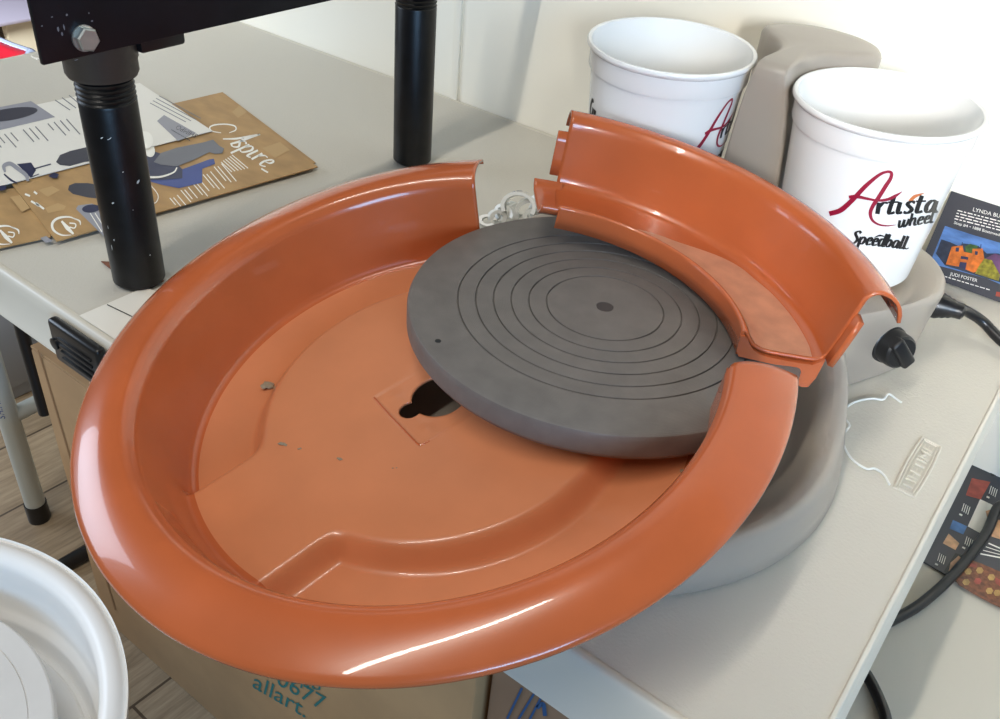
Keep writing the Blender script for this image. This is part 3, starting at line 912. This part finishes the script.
# script word: capital, then letters
def mpz(x, y): return mpk(*cz(x, y))
stroke(w_, [(395, 238), (345, 228), (332, 208), (360, 194), (420, 190), (470, 200), (476, 222), (440, 238)], [4, 6, 8, 8, 7, 8, 7, 4], mpz)
stroke(w_, [(612, 246), (560, 256), (480, 270), (405, 272)], [8, 11, 11, 6], mpz)
stroke(w_, [(612, 246), (560, 262), (500, 285), (446, 300)], [9, 13, 13, 9], mpz)
stroke(w_, [(520, 258), (512, 272), (500, 284)], 5, mpz)
script(w_, 'spire', (448, 306), (640, 436), (64, -30), 0, 13, mpz, nibdeg=30)
stroke(w_, [(618, 436), (640, 450), (656, 458)], 9, mpz)
w_ = pb('kwt', M_PWHITE, kc_, 'white_text_block')
for k in range(15):
    t = k/14
    x0, y0 = 110+t*330, 640-t*200; ln = (42, 55)
    x0 = 110 + 20.5*k; y0 = 600 - 14.5*k + (12 if k % 3 else 0)
    ex = 45 + (k % 4)*7 + 4*k
    stroke(w_, P_([(x0, y0), (x0+ex*.72, y0+ex*.85)]), 1.0, mpk, sm=False)
w_ = pb('kwu', M_PWHITE, kc_, 'white_text_block')
for k in range(6):
    stroke(w_, P_([(395+12*k, 400-8*k), (455+18*k, 455-4*k)]), .9, mpk, sm=False)
# blue wheel picture with its grey tray
bl = pb('kb', M_PBLUE, kc_, 'blue_picture')
poly_print(bl, P_([(-30, 470), (60, 440), (180, 440), (330, 385), (355, 382), (362, 410), (290, 438), (290, 515), (160, 545), (60, 525), (-30, 500)]), z_map(ZK+.0002))
nv_ = pb('kn', M_PNAVY, kc_, 'navy_picture')
poly_print(nv_, P_([(-40, 380), (20, 340), (110, 370), (180, 440), (180, 490), (60, 500), (-40, 500)]), z_map(ZK+.0004))
dk = pb('kd', M_PMID, kc_, 'grey_picture')
poly_print(dk, P_([(20, 400), (60, 350), (150, 320), (300, 290), (350, 275), (385, 310), (412, 325), (400, 352), (360, 355), (330, 345), (250, 385), (150, 425), (60, 415)]), z_map(ZK+.0006))
wr_ = pb('kw2', M_PWHITE, kc_, 'white_ring')
stroke(wr_, P_([(-20, 485), (60, 482), (130, 458), (150, 430)]), [2.2, 1.8, 1.2], z_map(ZK+.0008))
ell_print(wr_, *cz(-5, 330), 5.5, 8, -20, z_map(ZK+.0008))
stroke(wr_, [(148, 182), (158, 195), (155, 203), (148, 200)], .9, z_map(ZK+.0008))
# left of the pipe: pedal, grey label, round mark
ell = pb('kd2', M_PDARK, kc_, 'pedal_picture')
poly_print(ell, [(68, 190), (69, 185.5), (75, 183), (88, 183), (104, 186), (104, 199), (88, 197.5), (73, 194)], mpk)
lb = pb('kl', M_PGREY, kc_, 'label_picture')
poly_print(lb, [(76, 209), (78, 205.5), (92, 203.5), (100, 207), (112, 236), (104, 236.5)], mpk)
ell_print(nv_, 91, 208.5, 9, 4, -6, z_map(ZK+.0002))
w_ = pb('kwv', M_PWHITE, kc_, 'white_text_block')
for k in range(3): stroke(w_, [(90+5*k, 213), (102+5*k, 232)], .9, z_map(ZK+.0003), sm=False)
def roundmark(mb, cx, cy, mp):
    stroke(mb, [(cx+9, cy-6), (cx+2, cy-9), (cx-9, cy-8), (cx-15, cy-3), (cx-14, cy+4), (cx-6, cy+9), (cx+4, cy+9)], [.6, 1.6, 2.4, 2.6, 2.4, 1.6, .6], mp)
    stroke(mb, [(cx-6, cy-5), (cx, cy+2), (cx+6, cy+8)], [2, 4.2, 2], mp)
    stroke(mb, [(cx+2, cy-3), (cx+8, cy-2), (cx+7, cy+2), (cx+2, cy+1)], 1.3, mp)
    stroke(mb, [(cx+6, cy-8), (cx+12, cy-5), (cx+13, cy-1)], [.8, 1.8, .8], mp)
roundmark(pb('kwe', M_PWHITE, kc_, 'white_emblem'), 67.5, 226, mpk)
w_ = pb('kwx', M_PWHITE, kc_, 'white_lettering')
for a in ([(25, 194), (30, 196)], [(34, 191.5), (37, 194)], [(31, 201), (39, 206)], [(36, 203), (44, 209)]): stroke(w_, a, 2, mpk, sm=False)
kl2 = pb('kf', M_KRAFT2, kc_, 'leaf_pattern')
for pl_ in ([(45, 208), (58, 203), (66, 206), (64, 210), (48, 213)], [(10, 197), (20, 195), (30, 208), (22, 212)], [(38, 190), (52, 186), (60, 190), (48, 197)], [(232, 112), (240, 105), (247, 112), (238, 118)], [(262, 148), (280, 142), (290, 150), (275, 158)], [(120, 226), (135, 222), (150, 216), (140, 214)]):
    poly_print(kl2, pl_, z_map(ZK+.0001))
# left brochure prints
ov_l = MB(); roundmark(ov_l, 6, 235, z_map(.00315)); ov_l.build('white_print', M_PWHITE, kb_)
mb = MB(); poly_print(mb, [(40, 238), (46, 236), (53, 241), (46, 243)], z_map(.0032)); mb.build('grey_picture', M_PGREY, kb_)
for key, (mb, mt, par, nm) in ov.items(): (mb.pieces if key in ('kf', 'kn', 'kw2', 'kb', 'kd') else mb.build)(nm, mt, par)
# white sheet on top
Q1, Q2 = V((-.848, .317)), V((-1.028, .347)); dq = V((-.031, -.290))
ws = sheet('leaflet', [Q1, Q2, Q2+dq, Q1+dq], .0062, .0008, M_PAPER, 'white printed leaflet of grey wheel parts lying over the brown brochures', 'leaflet')
ZW = .0064; mpw = z_map(ZW)
g = MB()
poly_print(g, [(-30, 112), (0, 107), (31, 101), (55, 117), (0, 130), (-30, 136)], mpw)
poly_print(g, [(157, 121), (164, 115), (196, 133), (178, 141)], mpw); g.pieces('grey_picture', M_PGREY, ws)
g = MB(); ell_print(g, 8, 114.5, 30, 6, -9, z_map(ZW+.0002)); poly_print(g, [(56, 162), (60, 155), (70, 151), (100, 144), (100, 160), (84, 162), (70, 166), (60, 165)], mpw); g.pieces('dark_picture', M_PDARK, ws)
g = MB()
poly_print(g, [(17, 164), (31, 162.5), (36, 170), (31, 178)], mpw)
stroke(g, [(33, 169), (51, 164)], 1.2, mpw, sm=False); stroke(g, [(31, 177), (39, 174)], 1, mpw, sm=False)
poly_print(g, [(48, 176), (54, 172.5), (59, 174), (57, 178), (53, 178)], mpw); stroke(g, [(4, 174), (11, 180), (17, 183)], [1.4, 2, 1.2], mpw)
ell_print(g, 2, 188, 4.5, 2.6, -10, mpw); g.pieces('navy_picture', M_PNAVY, ws)
g = MB(); stroke(g, [(5, 172), (4, 166), (10, 163.5), (17, 168), (26, 175), (28, 181)], [2, 4, 4, 4, 4, 3], z_map(ZW+.0002)); g.build('pale_picture', M_PGREY, ws)
g = MB()
for k in range(13):
    x0, y0 = -8+6.2*k, 137-1.5*k; L_ = (11, 8, 14, 9, 6, 13, 12, 15, 9, 7, 14, 11, 16)[k]
    if k in (4, 8): continue
    stroke(g, [(x0, y0), (x0+L_*.85, y0+L_*.95)], 1.0, mpw, sm=False)
g.build('fine_print', M_PMID, ws); g = MB()
for k in range(4): stroke(g, [(55+7*k, 100-2.4*k), (70+6*k, 110-2*k)], .9, mpw, sm=False)
g.build('fine_print', M_PMID, ws); g = MB()
for k in range(4): stroke(g, [(150+k*3, 103-k*2.4), (186+k*5, 122-k*1.2)], .7, mpw, sm=False)
g.build('fine_print', M_PMID, ws)
g = MB(); text_print(g, 'SHIMPO', (197.5, 137), (176.5, 127.5), (1.6, 4.2), mpw)
g = MB(); text_print(g, 'SHIMPO', (198, 134.5), (178, 125), (-3.2, 3.6), mpw); stroke(g, [(171, 129.5), (190, 140.5)], .8, mpw, sm=False); g.build('bold_print', M_INK, ws)
g = MB(); ell_print(g, 145, 140, 8, 9, -20, mpw); g.build('disc_picture', M_PWHITE, ws)

v, f = prism([onz(79, 315.5, .0009), onz(144, 287.5, .0009), V((-.52, .10, .0009)), V((-.50, .006, .0009))], .0004)
pw = tag(obj('paper_sheet', v, f, M_PAPER, None, origin=tuple(onz(79, 315.5, .0))), 'plain white paper with one dark line, under the pan beside the left pipe', 'paper')
g = MB(); stroke(g, [(107, 304.5), (132, 316.5), (150, 325)], 1.0, z_map(.0011), sm=False); g.build('ruled_line', M_INK, pw)

# ------------------------------------------------------------------ card leaning on the wall
cpl0 = V((0, .6135, 0)); ctop = V((0, .6262, .0862)); cn = V((1, 0, 0)).cross((ctop-cpl0)).normalized()
if cn.y > 0: cn = -cn
def oncard(x, y, l=.0004): return onplane(x, y, cpl0 + cn*l, cn)
tl = oncard(951, 192, 0); tr = oncard(1000, 207, 0)
xa = tl.x; xb = TX1-.002
def cardpt(x, s): return V((x, cpl0.y + (ctop.y-cpl0.y)*s, .0862*s+.0006))
cd_v, cd_f = prism([cardpt(xa, 0), cardpt(xb, 0), cardpt(xb, 1), cardpt(xa, 1)], .0011, cn)
card = tag(obj('postcard', cd_v, cd_f, M_CARD, None, origin=(xa, .6135, 0)), 'charcoal printed card with an adobe church painting leaning on the wall', 'card')
def cx_(x, y): return 920 + x/5.99, 180 + y/5.99
def CPm(l): return lambda x, y: oncard(*cx_(x, y), l)
g = MB(); poly_print(g, [(150, 275), (320, 330), (520, 388), (520, 640), (400, 590), (110, 512), (70, 470)], CPm(.0004)); g.build('painted_sky', M_SKY, card)
g = MB(); poly_print(g, [(128, 355), (180, 372), (230, 395), (260, 380), (300, 385), (350, 395), (400, 440), (470, 440), (540, 470), (540, 630), (400, 590), (150, 512), (95, 440)], CPm(.0007)); g.build('painted_hills', M_HILL, card)
g = MB(); poly_print(g, [(270, 400), (300, 382), (350, 395), (330, 430), (280, 445)], CPm(.0009)); g.build('painted_tree', M_GREEN, card)
g = MB(); poly_print(g, [(390, 470), (450, 440), (540, 480), (540, 560), (470, 590)], CPm(.0009)); g.build('painted_slope', M_PLUM, card)
g = MB(); poly_print(g, [(190, 400), (255, 392), (262, 430), (310, 440), (315, 412), (375, 410), (385, 470), (345, 545), (320, 555), (235, 520), (155, 505)], CPm(.0011)); g.build('painted_church', M_ORA, card)
g = MB()
for a in ([(215, 405), (235, 405), (232, 430), (213, 428)], [(330, 425), (348, 428), (344, 450), (328, 447)], [(245, 455), (290, 462), (288, 478), (243, 472)], [(240, 490), (280, 495), (272, 535), (232, 520)]): poly_print(g, a, CPm(.0014))
stroke(g, [(250, 395), (254, 372)], 5, CPm(.0014), sm=False); stroke(g, [(362, 412), (366, 385)], 5, CPm(.0014), sm=False); g.pieces('painted_window', M_PNAVY, card)
g = MB(); poly_print(g, [(385, 470), (430, 480), (480, 570), (470, 605), (330, 560), (350, 520)], CPm(.0013)); g.build('painted_bush', M_OLIVE, card)
g = MB()
text_print(g, 'LYNDA BUR', (316, 186), (500, 232), (5, -22), CPm(.0008))
g.build('white_lettering', M_PWHITE, card); g = MB()
text_print(g, 'Stop #4 \u2022 1888 Boatmeadow', (203, 262), (510, 345), (4, -16), CPm(.0008))
g.build('white_lettering', M_PWHITE, card); g = MB()
text_print(g, 'JUDI FOSTER', (178, 570), (342, 612), (4, -19), CPm(.0008))
g.build('white_lettering', M_PWHITE, card); g = MB()
for k, yy in enumerate((182, 200, 218, 236)):
    x = 225-6*k
    while x < 500:
        L_ = random.choice((14, 22, 30, 38)); stroke(g, [(x, yy+(x-225)*.255), (x+L_, yy+(x+L_-225)*.255)], 6, CPm(.0008), sm=False); x += L_+8
g.build('white_print', M_PWHITE, card); g = MB()
x = 150
while x < 420:
    L_ = random.choice((14, 22, 30)); stroke(g, [(x, 578+(x-150)*.30), (x+L_, 578+(x+L_-150)*.30)], 5, CPm(.0008), sm=False); x += L_+7
g.build('white_print', M_PWHITE, card)
g = MB(); poly_print(g, [(458, 668), (520, 682), (520, 712), (452, 695)], CPm(.0008)); g.build('red_square', M_PRED, card)

# ------------------------------------------------------------------ bent white wire on the table
wp = [onz(901.5, 402.5, .0012), onz(895, 398, .0014), onz(888.5, 394, .003), onz(883, 399.5, .0012), onz(872, 398.5, .0012), onz(858, 401, .0012), onz(848, 406, .0012), onz(841, 414, .0012), V((-.0815, .318, .0012)), onz(842, 436, .0012), onz(845, 448, .0012), onz(853, 460, .0012), onz(866, 468.5, .0012), onz(875, 468.5, .0015), onz(884, 475, .0012), onz(889.5, 484.5, .0012)]
v, f = tube(catmull(wp, 6), .0009, 8); tag(obj('wire', v, f, M_STRIP, None, origin=tuple(wp[0])), 'thin bent white wire on the table beside the wheel base', 'wire')

# ------------------------------------------------------------------ curled white straps behind the wheel head
st = thing('plastic_strap', 'tangle of curled white plastic strap with blue print behind the wheel head', 'strap', (-.50, .43, 0))
def ring_band(px, py, z, r, w, tilt, yaw, squash=1.0, a0=0, a1=360):
    c = onz(px, py, z); Rm = Matrix.Rotation(yaw, 3, 'Z') @ Matrix.Rotation(tilt, 3, 'X')
    v = []; n = 30
    for i in range(n+1):
        a = math.radians(a0+(a1-a0)*i/n)
        for rr, zz in ((r, -w/2), (r, w/2), (r-.0042, w/2), (r-.0042, -w/2)):
            v.append(c + Rm @ V((rr*math.cos(a), rr*squash*math.sin(a), zz)))
    f = [[i*4+k, i*4+(k+1) % 4, (i+1)*4+(k+1) % 4, (i+1)*4+k] for i in range(n) for k in range(4)]
    f += [[3, 2, 1, 0], [n*4+k for k in range(4)]]
    return v, f
for i_, a in enumerate(((488, 221, .007, .0100, .008, .9, .4, .6, 20, 330), (497, 217, .011, .0095, .008, 1.25, 1.0, .8, -60, 200), (506, 214, .013, .0135, .009, 1.15, -.2, .7, 0, 250), (519, 207, .024, .0185, .010, 1.05, .35, .8, -20, 215), (530, 213, .016, .0160, .010, 1.35, .55, .95, 10, 270), (532, 216, .013, .0085, .009, 1.3, .45, .95, 0, 300), (543, 210, .014, .0140, .010, 1.3, .95, .9, -30, 230), (551, 208, .015, .012, .010, 1.1, .2, .85, 0, 280), (513, 211, .015, .010, .009, 1.4, 1.2, .9, 60, 330), (538, 205, .024, .011, .009, 1.0, -.4, .9, -30, 200))):
    v, f = ring_band(*a); o = obj('strap_loop', v, f, M_STRIP, st)
    if i_ == 3:
        mb = MB(); c = onz(520, 206, .026); Rm = Matrix.Rotation(.3, 3, 'Z') @ Matrix.Rotation(1.0, 3, 'X')
        for s_, e_ in ((60, 85), (95, 115), (120, 128)):
            for q in range(s_, e_, 5):
                P4 = [c + Rm @ V((.0178*math.cos(math.radians(an)), .0178*.85*math.sin(math.radians(an)), zz)) for an, zz in ((q, -.002), (q+3.6, -.002), (q+3.6, .002), (q, .002))]
                mb.add(P4, [[0, 1, 2, 3]])
        mb.build('blue_print', M_PBLUE, o)

# ------------------------------------------------------------------ cardboard boxes under the table
def carton(name, x0, x1, y0, y1, z0, z1, mt, label):
    t = thing(name, label, 'cardboard box', ((x0+x1)/2, (y0+y1)/2, z0), 'cardboard boxes under the table')
    v, f = box_bm(x0, x1, y0, y1, z0, z1-.004, .004, 2); b_ = obj('carton_body', v, f, mt, t)
    ym = (y0+y1)/2
    for s in (0, 1):
        ya, yb_ = (y0+.001, ym-.001) if s == 0 else (ym+.001, y1-.001)
        v, f = box_bm(x0+.001, x1-.001, ya, yb_, z1-.004, z1, .0012, 2); obj('top_flap', v, f, mt, t)
    v, f = box_bm(x0, x0+.004, y0-.0006, y0+.002, z0+.004, z1-.004); 
    return t, b_
t1, b1 = carton('cardboard_box', -.93, -.2525, .087, .40, FZ, -.222, M_BOX, 'large brown cardboard box with teal print under the table front')
g = MB(); mb_ = lambda x, y: ony(x, y, .0862)
for tx, p0_, p1_, u_ in (('0677', (276, 684), (323, 711), (3.5, -14)), ('allart.', (252, 687), (305, 718), (3.5, -14)), ('nd', (300, 688), (320, 690), (2, -10))):
    g = MB(); text_print(g, tx, p0_, p1_, u_, mb_); g.build('teal_print', M_TEAL, b1)
g = MB(); stroke(g, [(38, 350), (80, 492), (115, 610)], 1.3, mb_, sm=False); g.build('crease', M_BOXEDGE, b1)
t2, b2 = carton('cardboard_box', -.243, -.10, .094, .36, FZ, -.15, M_BOX2, 'darker cardboard box with blue strokes beside the large one under the table')
g = MB(); mb2 = lambda x, y: ony(x, y, .0932)
for a in ([(522, 688), (507, 719)], [(535, 692), (515, 725)], [(543, 694), (524, 730)]): stroke(g, a, [2.4, 4, 2.4], mb2, sm=False)
stroke(g, [(537, 708), (543, 704), (545, 716)], 4, mb2)
g.build('blue_print', M_BLUEINK, b2)

# ------------------------------------------------------------------ lower bench at right with printed sheet
lb_ = thing('low_bench', 'low off-white bench beyond the right end of the folding table', 'bench', (.30, .35, FZ))
v, f = box_bm(.0, .72, -.06, D-.012, LZ-.03, LZ, .004, 3); obj('bench_top', v, f, M_TABLES, lb_)
for x in (.04, .68):
    for y in (-.02, .58):
        v, f = box_bm(x-.018, x+.018, y-.018, y+.018, FZ, LZ-.03, .003, 2); obj('leg', v, f, M_LEG, lb_)
zq = LZ+.0022
def pcorner(x, y): return onz(x, y, zq)
A_, B_, C_ = pcorner(930, 568), pcorner(1010, 607), pcorner(1000, 430)
v, f = prism([pcorner(914, 556), pcorner(942, 572), pcorner(955, 580), pcorner(1003, 608), pcorner(1045, 570), pcorner(1075, 470), pcorner(1010, 415), pcorner(960, 430)], .0016)
fl = tag(obj('flyer', v, f, M_CARD, None, origin=tuple(pcorner(960, 520))), 'charcoal flyer tiled with small pictures on the low bench under the cord', 'flyer')
def fz(x, y): return 900 + x/5.14, 480 + y/5.14
mpf = lambda x, y: onz(*fz(x, y), zq+.0004)
def fp(name, mt, polys, l=.0004):
    g = MB()
    for p in polys: poly_print(g, p, lambda x, y: onz(*fz(x, y), zq+l))
    g.pieces(name, mt, fl)
fp('red_picture', M_PRED, [[(370, -10), (465, 10), (415, 100), (338, 78)]])
fp('white_picture', M_PWHITE, [[(412, 98), (480, 130), (415, 275), (348, 238)]])
fp('hand_picture', M_PTAN, [[(475, 190), (520, 210), (530, 310), (470, 290)], [(440, 160), (470, 150), (470, 190), (450, 200)], [(260, 425), (300, 390), (330, 410), (250, 470)]], .0006)
fp('sea_picture', M_PSEA, [[(272, 205), (345, 238), (325, 280), (255, 250)]])
fp('rock_picture', M_PTAN, [[(250, 275), (305, 325), (285, 360), (220, 325)]])
fp('dark_picture', M_INK, [[(285, 375), (330, 390), (290, 420), (240, 480), (225, 470)], [(440, -120), (520, -100), (520, -30), (470, -20)]])
fp('quilt_picture', M_PBROWN, [[(300, 420), (350, 405), (420, 430), (560, 490), (560, 680), (420, 610), (300, 540), (275, 500)]])
gold = []
for cx, cy in ((350, 470), (410, 465), (470, 500), (500, 580), (460, 570), (340, 525), (400, 520)):
    gold.append([(cx+20*math.cos(PI/3*k), cy+18*math.sin(PI/3*k)) for k in range(6)])
fp('quilt_hexagon', M_PGOLD, gold[:-1], .0007)
fp('quilt_centre', M_PRED, [gold[-1], [(355, 425), (400, 430), (390, 450), (360, 445)], [(490, 500), (530, 520), (520, 550), (490, 530)]], .0007)
for (x, y, n_) in ((330, 120, 4), (345, 290, 4), (205, 375, 4), (470, 30, 4)):
    g = MB()
    for k in range(n_):
        stroke(g, [(x+10*k, y+6*k), (x-12+10*k, y+40+6*k)], 4, lambda a, b: onz(*fz(a, b), zq+.0005), sm=False)
    stroke(g, [(x-25, y+55), (x-10, y+62)], 9, lambda a, b: onz(*fz(a, b), zq+.0005), sm=False)
    g.build('white_print', M_PWHITE, fl)
g = MB()
for k in range(4):
    stroke(g, [(455-14*k, 325+18*k), (540, 362+14*k)], 7 if k in (0, 3) else 4, lambda a, b: onz(*fz(a, b), zq+.0005), sm=False)
g.build('white_print', M_PWHITE, fl)

# ------------------------------------------------------------------ second wheel, floor standing, at the lower left
QX, QY, QZ = -.651, -.294, -.300
fw = thing('floor_pottery_wheel', 'floor-standing pottery wheel with a round white basin and pale wheel head, lower left', 'pottery wheel', (QX, QY, FZ))
prof = [(.05, QZ-.118), (.20, QZ-.118), (.216, QZ-.114), (.232, QZ-.09), (.238, QZ-.03), (.2395, QZ-.018), (.246, QZ-.0155), (.2505, QZ-.010), (.2525, QZ-.002)]
for k in range(1, 9):
    a = math.radians(-10+22*k); prof.append((.2395+.013*math.cos(a), QZ-.0125+.0128*math.sin(a)))
prof += [(.2265, QZ-.016), (.2262, QZ-.024), (.2235, QZ-.074), (.2210, QZ-.080), (.2160, QZ-.083), (.2140, QZ-.087), (.2125, QZ-.100), (.2085, QZ-.1045), (.2040, QZ-.1045), (.2025, QZ-.1015), (.2015, QZ-.100), (.05, QZ-.100)]
v, f = lathe(prof, 120, QX, QY, closed_prof=True); obj('basin', v, f, M_BUCKETW, fw, sharp=40)
HZ = QZ-.031
prof = [(0, HZ-.020), (.180, HZ-.020), (.1845, HZ-.017), (.1868, HZ-.012), (.1872, HZ-.004), (.1860, HZ-.001), (.1845, HZ), (.1658, HZ), (.1654, HZ-.0012), (.1648, HZ-.0012), (.1644, HZ), (.12, HZ), (.1196, HZ-.0012), (.119, HZ-.0012), (.1186, HZ), (0, HZ)]
v, f = lathe(prof, 120, QX, QY); obj('wheel_head', v, f, M_DISC, fw, sharp=30, label='pale round wheel head')
v, f = lathe([(0, QZ-.118), (.03, QZ-.118), (.03, HZ-.0205), (0, HZ-.0205)], 32, QX, QY); obj('spindle', v, f, M_SHAFT, fw)
v, f = lathe([(0, QZ-.23), (.17, QZ-.23), (.185, QZ-.22), (.19, QZ-.125), (.185, QZ-.1185), (0, QZ-.1185)], 64, QX, QY); obj('housing', v, f, M_LEG, fw)
for a in (60, 180, 300):
    ca, sa = math.cos(math.radians(a)), math.sin(math.radians(a))
    v, f = tube([V((QX+.13*ca, QY+.13*sa, QZ-.2305)), V((QX+.15*ca, QY+.15*sa, FZ+.0005))], .018, 16); obj('leg', v, f, M_LEG, fw)

# ------------------------------------------------------------------ things under and beyond the table's left end
cb = thing('steel_cabinet', 'grey steel cabinet on the floor beyond the table legs', 'cabinet', (-1.66, .42, FZ))
v, f = box_bm(-1.82, -1.502, .22, .60, FZ, -.22, .004, 2); c1 = obj('cabinet_body', v, f, M_CAB, cb)
v, f = box_bm(-1.502, -1.497, .235, .585, FZ+.03, -.24, .002, 2); dr = obj('door', v, f, M_CAB, cb)
v, f = tube([V((-1.488, .555, -.40)), V((-1.488, .555, -.5))], .005, 10); obj('handle', v, f, M_BLACKP, dr)
# dark folded strut behind the box
v, f = tube([ony(4, 262, .135), ony(23, 335, .135), ony(45, 413, .135)], .0085, 14)
tag(obj('strut', v, f, M_BLACKP, None, origin=tuple(ony(45, 413, .135))), 'dark strut of the folding table beside the large cardboard box', 'strut')
v, f = tube([onz(62, 566, FZ+.012), onz(100, 545, FZ+.012), onz(130, 528, FZ+.012)], .012, 14)
tag(obj('floor_bar', v, f, M_BLACKP, None, origin=tuple(onz(80, 556, FZ))), 'short dark bar lying on the floor behind the white basin of the other wheel', 'bar')

# far desk and red chair in the daylight
dx_ = -2.9
dk_ = thing('desk', 'pale desk with cream end panel far off beyond the table end', 'desk', (dx_-.3, 1.3, FZ))
def far(px, py, x=dx_): q = onx(px, py, x); return q
ztop = far(10, 19).z
yl, yr = far(0, 24).y-.5, far(40, 19).y+.25
ym_ = far(10, 30).y
v, f = box_bm(dx_-.75, dx_+.02, yl, yr, ztop-.012, ztop, .004, 2); obj('desk_top', v, f, M_LILAC, dk_)
v, f = box_bm(dx_-.05, dx_-.02, ym_, yr-.03, FZ, ztop-.012, .003, 2); obj('end_panel', v, f, M_CREAM, dk_)
v, f = box_bm(dx_-.30, dx_-.27, yl+.02, ym_, FZ, ztop-.012, .003, 2); obj('back_panel', v, f, M_SLATE, dk_)
# chair
cxx = -2.05
ch = thing('chair', 'red chair with pale tubular frame beyond the far end of the table', 'chair', (cxx, .62, FZ))
pk = onx(12, 50, cxx)
sz = pk.z+.0; sy = pk.y
sv = []; n = 14
for i in range(n+1):
    for j in range(n+1):
        a, b = i/n*2-1, j/n*2-1
        k = 1-.10*(abs(a)**4+abs(b)**4)
        z_ = sz + .02*a*a + .03*b*b - .02
        sv.append(V((cxx-.02 + .20*a*k, sy-.19 + .20*b*k, z_)))
sf = [[i*(n+1)+j, (i+1)*(n+1)+j, (i+1)*(n+1)+j+1, i*(n+1)+j+1] for i in range(n) for j in range(n)]
o = obj('seat', sv, sf, M_RED, ch); s_ = o.modifiers.new('thickness', 'SOLIDIFY'); s_.thickness = .012; s_.offset = -1
rim = [sv[i*(n+1)] for i in range(n+1)] + [sv[n*(n+1)+j] for j in range(1, n+1)] + [sv[i*(n+1)+n] for i in range(n-1, -1, -1)] + [sv[j] for j in range(n-1, -1, -1)]
v, f = tube([p+V((0, 0, .004)) for p in rim], .010, 10, False); obj('seat_frame', v, f, M_CHROME, ch)
for a in (-1, 1):
    for b in (-1, 1):
        v, f = tube([V((cxx-.02+.15*a, sy-.19+.15*b, sz-.02)), V((cxx-.02+.19*a, sy-.19+.19*b, FZ))], .011, 12); obj('leg', v, f, M_CHROME, ch)

# ------------------------------------------------------------------ light
def area(name, loc, target, sx, sy, power, rgb):
    l = bpy.data.lights.new(name, 'AREA'); l.shape = 'RECTANGLE'; l.size = sx; l.size_y = sy; l.energy = power; l.color = rgb
    o = bpy.data.objects.new(name, l); COL.objects.link(o); o.location = loc
    o.rotation_euler = (V(target)-V(loc)).to_track_quat('-Z', 'Y').to_euler(); return o
WARM = (1.0, .955, .87); COOL = (.70, .83, 1.0)
def ceiling(x, y, e, ln=1.2, wd=.06):
    l = bpy.data.lights.new('ceiling_lamp', 'AREA'); l.shape = 'RECTANGLE'; l.size = ln; l.size_y = wd; l.energy = e; l.color = WARM
    o = bpy.data.objects.new('ceiling_lamp', l); COL.objects.link(o); o.location = (x, y, 1.7); o.rotation_euler = (0, 0, PI/2)
ceiling(-.43, -1.0, 24, 1.9, .06)
k = area('window_right', (.90, -1.45, .78), (.06, .60, .26), .14, .3, 1.9, (1, .97, .92)); k.data.spread = math.radians(29)  # inferred window; beam narrowed on purpose to keep its light off the pan
area('window_left', (-2.9, -.9, .75), (-1.15, .25, 0), 1.3, 1.1, 32, COOL)
fill = area('far_desk_fill', (-1.75, -2.2, 1.0), (-2.6, 1.2, -.35), 1.0, 1.0, 21, (.90, .95, 1)); fill.data.spread = math.radians(46)  # added fill lamp to brighten the far desk, not a known window
area('window_far_right', (1.9, -1.75, .82), (-.05, .1, .0), 1.2, .8, 52, (.36, .64, 1))
w = bpy.data.worlds.new('world'); scn.world = w; w.use_nodes = True
bg = w.node_tree.nodes['Background']; bg.inputs[0].default_value = (1, .96, .89, 1); bg.inputs[1].default_value = .09

scn.view_settings.view_transform = 'Standard'; scn.view_settings.look = 'None'
scn.view_settings.exposure = 0.0; scn.view_settings.gamma = 1; scn.view_settings.use_curve_mapping = False
